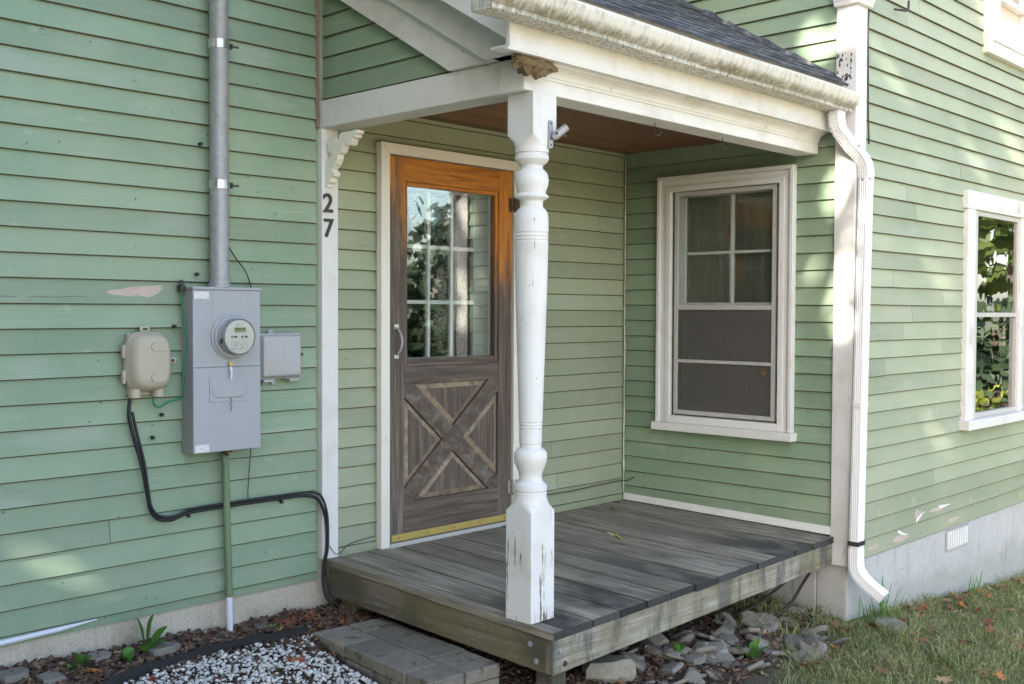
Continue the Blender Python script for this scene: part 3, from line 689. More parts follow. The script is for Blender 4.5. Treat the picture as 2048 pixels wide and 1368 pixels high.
for i in range(3):
    for k in range(3):
        bx('glass_pane', IX[i]+0.0118, IX[i+1]-0.0118, 0.108, 0.111, IZ[k]+0.0118, IZ[k+1]-0.0118, M['dglass'], idoor)

# ---- tall window in the side wall (faces -x)
def xbox(name, depth0, depth1, y0, y1, z0, z1, mat, parent, bevel=0.003): return bx(name, W-depth1, W-depth0, y0, y1, z0, z1, M[mat], parent, bevel)
win = empty('window', (W, -0.76, 0.49), None, None); win.parent = house; win.matrix_parent_inverse = Matrix.Translation(-Vector(house.location))
wy0, wy1, wzt, wzb = -1.245, -0.283, 2.093, 0.542       # near, far, top, bottom of casing
def wcas(poly, d0, d1, name='casing'): return obj(name, prism_yz(B(), poly, W-d1, W-d0), M['white'], win, bevel=0.003)
def ringcas(o, i, d0, d1, name):
    a0, a1, t = wy0+o, wy1-o, wzt-o; c0, c1, u = wy0+i, wy1-i, wzt-i
    wcas([(a0, wzb), (c0, wzb), (c0, u), (a0, t)], d0, d1, name); wcas([(c1, wzb), (a1, wzb), (a1, t), (c1, u)], d0, d1, name); wcas([(a0, t+.0004), (c0, u+.0004), (c1, u+.0004), (a1, t+.0004)], d0, d1, name)
ringcas(0.0, 0.024, -0.004, 0.040, 'back_band'); ringcas(0.0245, 0.098, -0.004, 0.020, 'casing'); ringcas(0.062, 0.0975, 0.0205, 0.030, 'casing_bead')
xbox('sill', -0.01, 0.062, -1.262, -0.266, 0.492, 0.541, 'white', win, 0.004)
xbox('sill_slope', -0.05, 0.03, -1.147, -0.382, 0.5415, 0.588, 'white', win, 0.004)
# storm frame
sy0, sy1, sz0, sz1 = -1.122, -0.403, 0.598, 1.990
for a in ((sy0, sy0+0.026, sz0, sz1), (sy1-0.026, sy1, sz0, sz1), (sy0+0.0265, sy1-0.0265, sz1-0.026, sz1), (sy0+0.0265, sy1-0.0265, sz0, sz0+0.026)): xbox('storm_frame', -0.012, 0.012, *a, 'stormalu', win, 0.002)
xbox('storm_rail', -0.01, 0.0145, sy0+0.0265, sy1-0.0265, 1.255, 1.283, 'stormalu', win, 0.003); xbox('storm_rail', -0.022, -0.0005, sy0+0.0265, sy1-0.0265, 1.216, 1.238, 'stormalu', win, 0.002)
xbox('storm_rail', -0.01, 0.0135, sy0+0.0265, sy1-0.0265, 0.924, 0.944, 'stormalu', win, 0.002)
xbox('glass_pane', -0.004, -0.001, sy0+0.0265, sy1-0.0265, 1.284, sz1-0.0265, 'sglass', win, 0); xbox('glass_pane', -0.030, -0.027, sy0+0.0265, sy1-0.0265, sz0+0.027, 1.215, 'sglass', win, 0)
xbox('insect_screen', 0.002, 0.003, sy0+0.0265, sy1-0.0265, sz0+0.0265, 0.9235, 'screen', win, 0); xbox('insect_screen', 0.002, 0.003, sy0+0.0265, sy1-0.0265, 0.9445, 1.2545, 'screen', win, 0)
# sashes behind
for a in ((sy0, sy0+0.05, 1.245, sz1), (sy1-0.05, sy1, 1.245, sz1), (sy0+.0505, sy1-.0505, sz1-0.03, sz1), (sy0+.0505, sy1-.0505, 1.245, 1.30)): xbox('sash', -0.070, -0.040, *a, 'white', win, 0.003)
xbox('muntin', -0.066, -0.036, -0.801, -0.781, 1.3005, sz1-0.0305, 'white', win, 0.003)
for q0, q1 in ((sy0+.0505, -0.8015), (-0.7805, sy1-.0505)): xbox('muntin', -0.066, -0.036, q0, q1, 1.598, 1.616, 'white', win, 0.003)
for q0, q1 in ((sy0+.0505, -0.8015), (-0.7805, sy1-.0505)):
    for r0, r1 in ((1.3005, 1.5975), (1.6165, sz1-0.0305)): xbox('glass_pane', -0.056, -0.053, q0, q1, r0, r1, 'glass', win, 0)
for a in ((sy0, sy0+0.045, sz0, 1.244), (sy1-0.045, sy1, sz0, 1.244), (sy0+.0455, sy1-.0455, sz0, sz0+0.06)): xbox('sash', -0.105, -0.075, *a, 'white', win, 0.003)
b = B(); rg = []
for k in range(61):
    y = -1.16+0.8*k/60; x = W+0.135+0.004*math.sin(k*0.9)+0.004*math.sin(k*0.37+1); rg.append([(x, y, 0.5), (x+0.004, y, 0.5), (x+0.004, y, 2.02), (x, y, 2.02)])
obj('curtain', b.loft(rg), M['curtain'], win, smooth=True, angle=60)
# ---- double window in the wing wall (faces -y)
def ybox(name, d0, d1, x0, x1, z0, z1, mat, parent, bevel=0.003): return bx(name, x0, x1, -D-d1, -D-d0, z0, z1, M[mat], parent, bevel)
win2 = empty('double_window', (6.0, -D, 0.46), None, None); win2.parent = house; win2.matrix_parent_inverse = Matrix.Translation(-Vector(house.location))
ybox('casing', -0.014, 0.026, 4.955, 5.09, 0.525, 1.935, 'corner', win2); ybox('casing', -0.014, 0.026, 6.91, 7.05, 0.525, 1.935, 'corner', win2)
ybox('casing', -0.014, 0.030, 4.94, 7.06, 1.9355, 2.056, 'corner', win2); ybox('mullion', -0.014, 0.022, 5.965, 6.035, 0.525, 1.935, 'corner', win2)
ybox('sill', -0.03, 0.065, 4.925, 7.08, 0.462, 0.5245, 'corner', win2, 0.004)
for x0 in (5.0905, 6.0355):
    x1 = x0+0.874
    for a in ((x0, x0+0.075, 0.526, 1.934), (x1-0.035, x1, 0.526, 1.934), (x0+.0755, x1-.0355, 1.90, 1.934), (x0+.0755, x1-.0355, 0.526, 0.56)): ybox('storm_frame', -0.02, 0.012, *a, 'stormalu', win2, 0.002)
    ybox('storm_rail', -0.02, 0.010, x0+.0755, x1-.0355, 1.215, 1.245, 'stormalu', win2, 0.002)
    ybox('glass_pane', -0.006, -0.003, x0+.0755, x1-.0355, 1.2455, 1.8995, 'fglass', win2, 0); ybox('glass_pane', -0.016, -0.013, x0+.0755, x1-.0355, 0.5605, 1.2145, 'fglass', win2, 0)
# ---- upstairs window, seen only at its lower corner
win3 = empty('upper_window', (5.66, -D, 3.02), None, None); win3.parent = house; win3.matrix_parent_inverse = Matrix.Translation(-Vector(house.location))
ybox('casing', -0.014, 0.030, 5.245, 5.315, 3.100, 4.7, 'white', win3); ybox('casing', -0.014, 0.030, 6.05, 6.13, 3.100, 4.7, 'white', win3)
ybox('sill', -0.014, 0.034, 5.245, 6.13, 3.012, 3.0995, 'white', win3)
for a in ((5.3155, 5.42, 3.10, 4.6), (5.93, 6.0495, 3.10, 4.6), (5.4205, 5.9295, 3.10, 3.13), (5.4205, 5.9295, 3.395, 3.43)): ybox('sash', -0.02, 0.045, *a, 'white', win3)
ybox('window_blind', -0.012, -0.004, 5.4205, 5.9295, 3.1305, 3.3945, 'blind', win3, 0); ybox('glass_pane', -0.012, -0.009, 5.4205, 5.9295, 3.4305, 4.6, 'fglass', win3, 0)

# ------------------------------------------------------------------ porch
porch = empty('porch', (2.1, -0.75, -0.4), 'small covered porch with grey plank deck, turned white column and shingled shed roof', 'porch')
DKY = -1.515
def dz(x, y): return (y/1.515)*(0.060-0.037*(x-0.95)/2.4)
def plank(name, x0, x1, y0, y1, th, mat, lift=0.0, n=6):
    b = B(); rg = []
    cup = random.uniform(-0.0012, 0.0012)
    for i in range(n+1):
        y = y0+(y1-y0)*i/n; j = random.uniform(-0.0012, 0.0012); e0 = random.uniform(-.0012, .0012); e1 = random.uniform(-.0012, .0012)
        za, zb = dz(x0, y)+lift+j, dz(x1, y)+lift+j+cup
        rg.append([(x0+e0, y, za-th), (x1+e1, y, zb-th), (x1+e1, y, zb-0.003), (x1+e1-0.003, y, zb), (x0+e0+0.003, y, za), (x0+e0, y, za-0.003)])
    o = obj(name, b.loft(rg), mat, porch, recalc=False); o.data.materials.append(M['endgrain']); mi = [0]*len(o.data.polygons); mi[-2] = 1
    for i in range(n): mi[i*6+1] = 1; mi[i*6+5] = 1 if x0 > 1.0 else 0
    o.data.polygons.foreach_set('material_index', mi); return o
plank('deck_board', 0.944, 1.009, DKY-0.004, -0.003, 0.034, M['deck'], 0.001)
x = 1.014; k = 0
while x < W-0.03:
    x1 = min(x+0.1885, W-0.022)
    plank('deck_board', x+0.0062, x1-0.0062, DKY+random.uniform(-0.006, 0.006), -0.004, 0.034, M['deck'], random.uniform(-0.0015, 0.0015)); x += 0.1885; k += 1
# dark wet end grain along the front edge
# rim joists
def rim(name, pts, mat): return obj(name, B().hexa(pts), mat, porch, bevel=0.003)
zt = lambda x, y: dz(x, y)-0.0355
rl = rim('rim_joist', [(0.951, DKY+0.044, -0.238), (0.990, DKY+0.044, -0.238), (0.990, -0.01, -0.186), (0.951, -0.01, -0.186), (0.951, DKY+0.044, zt(.95, DKY)), (0.990, DKY+0.044, zt(.95, DKY)), (0.990, -0.01, zt(.95, 0)), (0.951, -0.01, zt(.95, 0))], M['rimy'])
rf = rim('rim_joist', [(0.953, DKY+0.005, -0.238), (3.325, DKY+0.005, -0.176), (3.325, DKY+0.043, -0.176), (0.953, DKY+0.043, -0.238), (0.953, DKY+0.005, zt(.95, DKY)), (3.325, DKY+0.005, zt(3.3, DKY)), (3.325, DKY+0.043, zt(3.3, DKY)), (0.953, DKY+0.043, zt(.95, DKY))], M['rimx'])
for x in (1.55, 2.15, 2.75): bx('floor_joist', x, x+0.038, DKY+0.044, -0.02, -0.215, -0.098, M['rimy'], porch)
def bolt(p, axis, mat, par):
    b = B(); prof = [(0.0, 0), (0.013, 0), (0.013, 0.003), (0.008, 0.004), (0.008, 0.009), (0.0, 0.010)]
    if axis == 'x': rg = [[(p[0]-h, p[1]+r*math.cos(t*math.pi/4), p[2]+r*math.sin(t*math.pi/4)) for t in range(8)] for r, h in prof]
    else: rg = [[(p[0]+r*math.cos(t*math.pi/4), p[1]-h, p[2]+r*math.sin(t*math.pi/4)) for t in range(8)] for r, h in prof]
    obj('bolt', b.loft(rg), mat, par)
bolt((0.951, -1.386, -0.132), 'x', M['galv'], rl); bolt((0.951, -1.42, -0.197), 'x', M['galv'], rl)
bolt((0.992, DKY+0.005, -0.145), 'y', M['galv'], rf); bolt((1.026, DKY+0.005, -0.203), 'y', M['rust'], rf)
bx('support_post', 0.992, 1.08, DKY+0.0445, DKY+0.135, -0.75, -0.098, M['post'], porch, 0.004)
bx('support_post', 0.992, 1.08, -0.15, -0.06, -0.75, -0.098, M['post'], porch, 0.004)

# turned column
CX, CY, S = 1.016, -1.322, 0.0715
col = B(); prof = [(0.0, 0.44), (.069, .455), (.069, .484), (.066, .488), (.070, .493), (.071, .503), (.070, .514), (.062, .521), (.052, .53), (.048, .543), (.050, .566), (.060, .590), (.068, .612), (.0705, .632), (.069, .648), (.060, .662), (.046, .670), (.045, .686), (.048, .690), (.048, .746),
   (.0462, .748), (.0462, .752), (.0492, .754), (.0492, .759), (.0468, .761), (.0468, .765), (.0496, .767), (.0496, .772), (.0472, .774), (.0472, .778), (.0500, .780), (.053, .90), (.058, 1.05), (.0625, 1.2), (.067, 1.36), (.070, 1.50), (.0705, 1.530),
   (.0685, 1.532), (.0685, 1.537), (.0705, 1.539), (.0705, 1.545), (.0685, 1.547), (.0685, 1.552), (.0705, 1.554), (.0705, 1.560), (.0685, 1.562), (.0685, 1.567), (.0708, 1.570), (.071, 1.62), (.069, 1.645), (.062, 1.660), (.050, 1.671), (.047, 1.676), (.047, 1.698),
   (.052, 1.703), (.064, 1.709), (.070, 1.713), (.0712, 1.718), (.069, 1.723), (.058, 1.731), (.060, 1.742), (.066, 1.757), (.070, 1.775), (.0708, 1.790), (.067, 1.810), (.058, 1.823), (.047, 1.832), (.047, 1.846), (.052, 1.850), (.064, 1.860), (.0705, 1.870), (.0712, 1.880), (.070, 1.889), (.066, 1.893), (.0655, 1.897), (.0708, 1.899), (.0708, 1.912), (.0700, 1.940), (0.0, 1.955)]
col.lathe(prof, CX, CY, 40)
def sqblock(b, za, zb, zs):     # square block whose shoulder towards zs is turned on the lathe
    n = 64; rg = []
    def ring(z, rmax):
        out = []
        for t in range(n):
            a = 2*math.pi*t/n+math.pi/4; c, s_ = math.cos(a), math.sin(a); r = min(S/max(abs(c), abs(s_)), rmax); out.append((CX+r*c, CY+r*s_, z))
        return out
    rg.append(ring(za, 1)); rg.append(ring(zb, S*1.4142))
    for q in (0.08, 0.18, 0.3, 0.45, 0.6, 0.75, 0.9, 1.0): rg.append(ring(zb+(zs-zb)*q, S*1.4142-(S*1.4142-0.0700)*(1-(1-q)**2.2)))
    b.loft(rg)
sqblock(col, dz(CX, CY)+0.002, 0.408, 0.470)
sqblock(col, 2.1375, 1.968, 1.910)
# exact square faces: snap corner verts handled by n multiple of 8
obj('column', col, M['column'], porch, smooth=True, angle=28)
# beams
bx('beam', 0.907, 1.040, -1.2405, 0.012, 2.138, 2.272, M['whitey'], porch, 0.004)
bx('beam', 0.905, W-0.002, -1.379, -1.241, 2.139, 2.272, M['whitex'], porch, 0.004)
bx('pilaster', 0.905, 1.003, -0.020, 0.014, 0.002, 2.137, M['white'], porch, 0.002)
# scroll bracket
uv = [(185, 690), (190, 420), (215, 395), (250, 350), (215, 335), (200, 300), (215, 280), (197, 240), (210, 200), (240, 190), (262, 205), (285, 188), (305, 200), (318, 225), (330, 150), (345, 128), (512, 100), (512, 130), (490, 150), (490, 175), (457, 190), (455, 215), (440, 250), (410, 258), (385, 235), (368, 262), (345, 325), (312, 350), (308, 395), (290, 445), (245, 505), (262, 515), (276, 540), (270, 570), (238, 590), (232, 630), (208, 655), (205, 685)]
pl = [(-0.022-0.00078*(u-188), 2.128-0.000482*(v-110)-0.000089*(u-190)) for u, v in uv]
import bmesh
bb = B(); bb.add([(0.925, y, z) for y, z in pl]+[(0.965, y, z) for y, z in pl], [tuple(range(len(pl)))]+[tuple(reversed(range(len(pl), 2*len(pl))))]+[(i, (i+1) % len(pl), (i+1) % len(pl)+len(pl), i+len(pl)) for i in range(len(pl))])
obj('scroll_bracket', bb, M['casing'], porch, bevel=0.0015)
# gable wall above the beam
gw = obj('gable_wall', prism_yz(B(), [(-1.15, 2.2725), (0.012, 2.2725), (0.012, 3.18)], 0.936, 0.985), M['green'], porch)
for k in range(7):
    z0 = 2.281+0.1016*k; yl = -0.91+(z0+0.03-2.299)/0.59
    if yl < -0.04: clap(gw, 'y', 0.925, max(yl-0.12, -1.15), -0.0, z0, z0+0.128, z0, 0.1016, M['green'])
# rake boards
def rake(name, x0, x1, zoff, hgt, y0, y1, mat, zmin=2.2735):
    f = lambda y: 2.299+0.59*(y+0.91)+zoff
    p = [(y0, f(y0)), (y1, f(y1)), (y1, f(y1)+hgt), (y0, f(y0)+hgt)]; p = clip(p, (0, -1), -zmin)
    return obj(name, prism_yz(B(), p, x0, x1), mat, porch, bevel=0.003)
rake('rake_frieze', 0.884, 0.924, 0.0, 0.17, -1.30, 0.0, M['whitey']); rake('rake_molding', 0.862, 0.8835, 0.146, 0.026, -1.37, 0.0, M['whitey']); rake('rake_bead', 0.872, 0.8835, 0.130, 0.0155, -1.36, 0.0, M['whitey'])
rake('rake_board', 0.845, 0.8615, 0.150, 0.20, -1.458, 0.0, M['whitey']); rake('rake_fascia', 0.716, 0.738, 0.318, 0.235, -1.458, 0.0, M['whitey']); rake('rake_soffit', 0.7385, 0.8445, 0.322, 0.02, -1.458, 0.0, M['whitey'])
# eave
bx('eave_fascia', 0.714, W-0.018, -1.482, -1.460, 2.258, 2.515, M['whitex'], porch, 0.003)
bx('eave_soffit', 0.7145, W-0.018, -1.4595, -1.3795, 2.262, 2.2715, M['whitex'], porch)
bx('fascia_lip', 0.700, W-0.018, -1.486, -1.4605, 2.249, 2.2575, M['whitex'], porch, 0.002)
p = [(-1.3795, 2.196), (-1.386, 2.196), (-1.389, 2.206), (-1.393, 2.208), (-1.397, 2.222), (-1.405, 2.232), (-1.418, 2.240), (-1.433, 2.246), (-1.437, 2.252), (-1.447, 2.255), (-1.450, 2.2615), (-1.3795, 2.2615)]
obj('crown_molding', prism_yz(B(), p, 0.906, W-0.018), M['whitex'], porch)
# ceiling boards running with the front beam
y = -1.2405; 
while y < -0.01:
    y1 = min(y+0.082, 0.012); bx('ceiling_board', 1.041, W+0.010, y+0.0012, y1-0.0012, 2.2735+random.uniform(0, 0.0012), 2.288, M['ceil'], porch, 0.002); y += 0.082
bx('ceiling_backing', 1.041, W+0.01, -1.24, 0.012, 2.2885, 2.295, M['black'], porch)
# roof: deck and shingles
SL = 0.592
def rz(y): return 2.500+SL*(y+1.564)
rd = obj('roof_deck', B().hexa([(0.69, -1.545, rz(-1.545)-0.028), (W+0.012, -1.545, rz(-1.545)-0.028), (W+0.012, 0.012, rz(0.012)-0.028), (0.69, 0.012, rz(0.012)-0.028), (0.69, -1.545, rz(-1.545)-0.008), (W+0.012, -1.545, rz(-1.545)-0.008), (W+0.012, 0.012, rz(0.012)-0.008), (0.69, 0.012, rz(0.012)-0.008)]), M['white'], porch)
th = math.atan(SL); shm = {}
def shingle_mesh(w):
    b = B(); n = 4; rg = []
    for i in range(n+1):
        x = w*i/n; z = random.uniform(0, 0.007); rg.append([(x, 0, 0.0), (x, 0, 0.010+z), (x, 0.20, 0.004), (x, 0.20, 0.0)])
    b.loft(rg); me = mesh('shingle', b); fixn(me); me.materials.append(M['shingle']); return me
shv = [shingle_mesh(0.302) for _ in range(5)]
for c in range(14):
    s0 = 0.128*c; off = random.uniform(-0.3, 0)
    x = 0.67+off
    while x < W-0.01:
        xa = max(x, 0.668); xb = min(x+0.302, W-0.002)
        if xb-xa > 0.05:
            full = xb-xa > 0.3
            me = random.choice(shv) if full else shingle_mesh(xb-xa)
            o = link('shingle', me, None, rd); yb = -1.572+s0*math.cos(th)
            o.location = (xa, yb, rz(yb)-0.006+random.uniform(0, 0.0015)); o.rotation_euler = (th-0.012, 0, 0)
        x += 0.304
# ragged flashing where the roof meets the wing wall
b = B(); rg = []
for k in range(40):
    y = -1.53+k*0.039; h = 0.022+0.03*abs(mnoise.noise((k*0.8, 2, 2))); z = rz(y)+0.006
    rg.append([(W-0.020, y, z-0.01), (W-0.004, y, z-0.01), (W-0.002, y, z+h), (W-0.012, y, z+h)])
obj('roof_flashing', b.loft(rg), M['shingle'], porch)

# ------------------------------------------------------------------ gutter and downspout
gp = [(-1.4845, 2.452), (-1.4845, 2.349), (-1.585, 2.345), (-1.592, 2.349), (-1.593, 2.364), (-1.606, 2.371), (-1.622, 2.384), (-1.634, 2.402), (-1.641, 2.420), (-1.645, 2.428), (-1.645, 2.444), (-1.634, 2.446), (-1.634, 2.440), (-1.640, 2.438), (-1.640, 2.430), (-1.628, 2.404), (-1.616, 2.388), (-1.60, 2.377), (-1.588, 2.370), (-1.586, 2.353), (-1.489, 2.356), (-1.489, 2.452)]
b = B(); NP = len(gp); rg = []
for k in range(13):
    x = 0.505+(3.335-0.505)*k/12; sag = 0.003*math.sin(k*0.8); rg.append([(x, y, z+sag) for y, z in gp])
b.loft(rg, cap=False); k = len(b.v)
q = [(-1.4845, 2.445), (-1.4845, 2.349), (-1.585, 2.345), (-1.593, 2.364), (-1.622, 2.384), (-1.645, 2.428), (-1.645, 2.444)]
prism_yz(b, q, 0.503, 0.5045); prism_yz(b, q, 3.3355, 3.337)
tag(obj('rain_gutter', b, M['gutter'], smooth=True, angle=40), 'white rain gutter with brown streaky stains along the porch eave', 'gutter')

ds = empty('downspout', (3.33, -1.645, -0.2), 'ribbed white downspout with two bent elbows on the wing corner', 'downspout')
def rectsec(c, t, w, d, ux):       # rounded, ribbed rectangular section
    t = t.normalized(); u = Vector(ux) - t*Vector(ux).dot(t); u.normalize(); v = t.cross(u); pts = []
    n = 9
    for (a0, a1, fixed, sgn) in ((-1, 1, 'v', -1), (-1, 1, 'u', 1), (1, -1, 'v', 1), (1, -1, 'u', -1)):
        for k in range(n):
            s_ = a0+(a1-a0)*k/n; rib = 0.0022*(1 if k % 2 else -1)*(0 if k == 0 else 1); e = 1-0.0
            if fixed == 'v': p = u*(s_*w/2*0.97)+v*(sgn*(d/2+rib))
            else: p = v*(s_*d/2*0.97*1)+u*(sgn*(w/2+rib))
            pts.append(c+p)
    return pts
def pipe(name, path, w, d, ux=(1, 0, 0), mat='alu', pleat=False):
    P = [Vector(p) for p in path]; rg = []
    if pleat:
        for i, p in enumerate(P):
            t = P[min(i+1, len(P)-1)]-P[max(i-1, 0)]; k_ = 1.045 if i % 2 else 0.965; rg.append(rectsec(p, t, w*k_, d*k_, ux))
        return obj(name, B().loft(rg), M[mat], ds, smooth=True, angle=20)
    for i, p in enumerate(P):
        t = P[min(i+1, len(P)-1)]-P[max(i-1, 0)]; rg.append(rectsec(p, t, w, d, ux))
    return obj(name, B().loft(rg), M[mat], ds, smooth=True, angle=50)
PT = Vector((3.397, -1.647, 2.005)); PB = Vector((3.338, -1.647, -0.115))
pipe('pipe', [PT+Vector((0, 0, 0.02)), PT, PT.lerp(PB, .33), PT.lerp(PB, .66), PB], 0.078, 0.052)
A0 = Vector((3.235, -1.552, 2.345)); path = []
for i in range(13):
    t = i/12; path.append(A0+Vector((0.0, 0, -0.07))*0+Vector((0, 0, -0.055*t)) if t < 0.0 else None)
ctrl = [A0, A0+Vector((0, 0, -0.05)), A0+Vector((0.012, -0.008, -0.10)), A0+Vector((0.045, -0.027, -0.145)), Vector((3.325, -1.602, 2.150))]
pipe('elbow', smoothpath(ctrl, 6), 0.084, 0.058, pleat=True)
ctrl = [Vector((3.305, -1.592, 2.166)), Vector((3.352, -1.620, 2.120)), Vector((3.383, -1.639, 2.075)), Vector((3.396, -1.647, 2.03)), Vector((3.397, -1.647, 1.985))]
pipe('elbow', smoothpath(ctrl, 6), 0.083, 0.057, pleat=True)
# pleats of the elbows
for (a, c, n) in ((A0+Vector((0, 0, -.05)), A0+Vector((0.045, -.027, -.145)), 6), (Vector((3.340, -1.613, 2.132)), Vector((3.396, -1.647, 2.02)), 6)):
    pass
ctrl = [PB+Vector((0, 0, 0.04)), PB+Vector((0, 0, -0.04)), PB+Vector((0.002, -0.012, -0.085)), PB+Vector((0.006, -0.055, -0.135)), PB+Vector((0.018, -0.155, -0.205))]
pipe('elbow', smoothpath(ctrl, 4), 0.082, 0.056)
stp = rectsec(PB+Vector((0, 0, 0.065)), Vector((0, 0, 1)), 0.090, 0.063, (1, 0, 0)); stp2 = [p+Vector((0, 0, 0.024)) for p in stp]
obj('strap', B().loft([stp, stp2]), M['black'], ds)
q = PT.lerp(PB, 0.60); obj('bracket', B().box(q.x-0.052, q.x+0.041, q.y-0.0275, q.y-0.026, q.z-0.012, q.z+0.012).box(q.x-0.054, q.x-0.0525, q.y-0.0275, q.y+0.02, q.z-0.012, q.z+0.012), M['alu'], ds)
for p in ((PT.x-0.012, PT.y-0.029, PT.z-0.025), (PT.x-0.0415, PT.y, PT.z-0.03), (3.325, -1.64, 2.158)):
    c = Vector(p); obj('rivet', B().lathe_y([(0, c.y-0.002), (0.004, c.y-0.002), (0.004, c.y+0.006), (0, c.y+0.006)], c.x, c.z, 8), M['iron'], ds)

# ------------------------------------------------------------------ meter cabinet, conduits, boxes, cables
mp = empty('meter_cabinet', (0.325, -0.05, 0.605), 'tall grey electric cabinet with round glass meter on the clapboard wall', 'electric meter')
X0, X1, Z0, Z1, YF = 0.155, 0.497, 0.606, 1.343, -0.100
bx('cabinet', X0, X1, -0.092, 0.004, Z0, Z1-0.002, M['panel'], mp, 0.003)
bx('upper_cover', X0-0.001, X1+0.001, YF, -0.0925, 0.986, Z1-0.012, M['panel'], mp, 0.003); bx('lower_cover', X0-0.001, X1+0.001, YF-0.001, -0.0925, Z0, 0.9845, M['panel'], mp, 0.003)
bx('cabinet_lid', X0-0.004, X1+0.004, YF-0.006, 0.002, Z1-0.0115, Z1+0.001, M['panel'], mp, 0.002)
mx, mz = 0.345, 1.122
obj('socket_ring', B().lathe_y([(0.0, YF+0.001), (0.104, YF+0.001), (0.104, YF-0.006), (0.097, YF-0.010), (0.094, YF-0.018), (0.086, YF-0.020), (0.0, YF-0.020)], mx, mz, 48), M['panel'], mp, smooth=True)
mt = obj('meter', B().lathe_y([(0.0, YF-0.0205), (0.083, YF-0.0205), (0.083, YF-0.030), (0.080, YF-0.033), (0.0795, YF-0.066), (0.0, YF-0.066)], mx, mz, 48), M['galv'], mp, smooth=True)
obj('faceplate', B().lathe_y([(0.0, YF-0.0665), (0.0765, YF-0.0665), (0.0765, YF-0.0675), (0.0, YF-0.0675)], mx, mz, 48), M['face'], mt)
obj('glass_cover', B().lathe_y([(0.0795, YF-0.0660), (0.0800, YF-0.078), (0.074, YF-0.084), (0.0, YF-0.086)], mx, mz, 48), M['mglass'], mt, smooth=True)
YP = YF-0.0677
bx('display', mx-0.026, mx+0.032, YP-0.0012, YP, mz+0.020, mz+0.041, M['lcd'], mt)
bx('lettering', mx-0.026, mx+0.024, YP-0.0006, YP, mz+0.047, mz+0.062, M['facetext'], mt); bx('lettering', mx-0.042, mx+0.044, YP-0.0006, YP, mz-0.056, mz-0.014, M['facetext'], mt)
for xx, w in ((-0.038, .004), (-0.020, .008), (0.014, .005), (0.034, .007)): bx('indicator', mx+xx-w, mx+xx+w, YP-0.001, YP, mz-0.004, mz+0.004, M['iron'], mt)
bx('bar_code', mx-0.0815, mx-0.0795, YF-0.056, YF-0.040, mz-0.03, mz-0.008, M['iron'], mt)
# breaker door on the lower cover
def rrect(x0, x1, z0, z1, r, n=5):
    out = []
    for cx, cz_, a in ((x1-r, z1-r, 0), (x0+r, z1-r, 90), (x0+r, z0+r, 180), (x1-r, z0+r, 270)):
        for k in range(n+1): t = R(a+90*k/n); out.append((cx+r*math.cos(t), cz_+r*math.sin(t)))
    return out
bd = obj('breaker_door', prism_xz(B(), rrect(0.232, 0.425, 0.830, 0.945, 0.006), YF-0.0045, YF-0.0012), M['panel'], mp, bevel=0.001)
obj('raised_field', B().loft([[(x, YF-0.0048, z) for x, z in rrect(0.240, 0.418, 0.846, 0.934, 0.034)], [(x, YF-0.0085, z) for x, z in rrect(0.245, 0.413, 0.851, 0.929, 0.032)]]), M['panel'], bd)
obj('tamper_seal', B().tube([(0.335, YF-0.008, 0.985), (0.337, YF-0.014, 0.955), (0.334, YF-0.012, 0.93)], 0.006, 8), M['pvc'], mp)
obj('latch_screw', B().lathe_y([(0.0, YF-0.003), (0.010, YF-0.003), (0.010, YF-0.013), (0.0, YF-0.013)], 0.335, 1.000, 12), M['brass'], mp)
obj('padlock_wire', B().tube(smoothpath([(0.335, YF-0.006, 0.848), (0.338, YF-0.014, 0.832), (0.331, YF-0.014, 0.815), (0.340, YF-0.012, 0.800), (0.333, YF-0.010, 0.785)], 3), 0.0016, 6), M['rust'], mp)
bx('sticker', 0.160, 0.232, YF-0.0018, YF-0.0003, 1.290, 1.322, M['label'], mp); bx('sticker', 0.160, 0.230, YF-0.0028, YF-0.0013, 0.610, 0.644, M['label'], mp)
obj('ground_clamp', B().box(0.318, 0.365, -0.072, -0.050, 0.594, 0.605).tube([(0.330, -0.062, 0.600), (0.330, -0.085, 0.585)], 0.009, 8), M['rust'], mp)
obj('conduit_hub', B().lathe([(0.0, 1.3445), (0.054, 1.3445), (0.054, 1.356), (0.047, 1.360), (0.047, 1.378), (0.0, 1.378)], 0.312, -0.058, 24), M['galv'], mp, smooth=True)
cd = empty('service_conduit', (0.312, -0.058, 1.378), 'thick galvanised service conduit rising from the meter cabinet', 'conduit')
obj('pipe', B().lathe([(0.0, 1.3785), (0.0425, 1.3785), (0.0425, 2.62), (0.0438, 2.622), (0.0438, 2.70), (0.0425, 2.702), (0.0425, 4.4), (0.0, 4.4)], 0.312, -0.058, 28), M['galv'], cd, smooth=True)
for z in (2.43, 1.805):
    st = obj('strap', B().lathe([(0.0445, z-0.019), (0.0455, z-0.019), (0.0455, z+0.019), (0.0445, z+0.019)], 0.312, -0.058, 28).box(0.354, 0.395, -0.030, -0.012, z-0.006, z+0.006), M['steel'], cd, smooth=True)
    obj('strap_bolt', B().tube([(0.362, -0.07, z), (0.402, -0.075, z)], 0.005, 6).box(0.364, 0.372, -0.078, -0.062, z-0.012, z+0.012), M['iron'], cd)
gc = empty('ground_conduit', (0.372, -0.034, -0.27), 'thin green painted pipe with white foot below the meter cabinet', 'conduit')
obj('green_pipe', B().tube([(0.345, -0.036, 0.603), (0.352, -0.034, 0.55), (0.358, -0.034, 0.3), (0.370, -0.034, -0.078)], 0.0165, 14), M['gpipe'], gc, smooth=True)
obj('white_pipe', B().tube([(0.370, -0.034, -0.0785), (0.374, -0.036, -0.36)], 0.0155, 14), M['pvc'], gc, smooth=True)

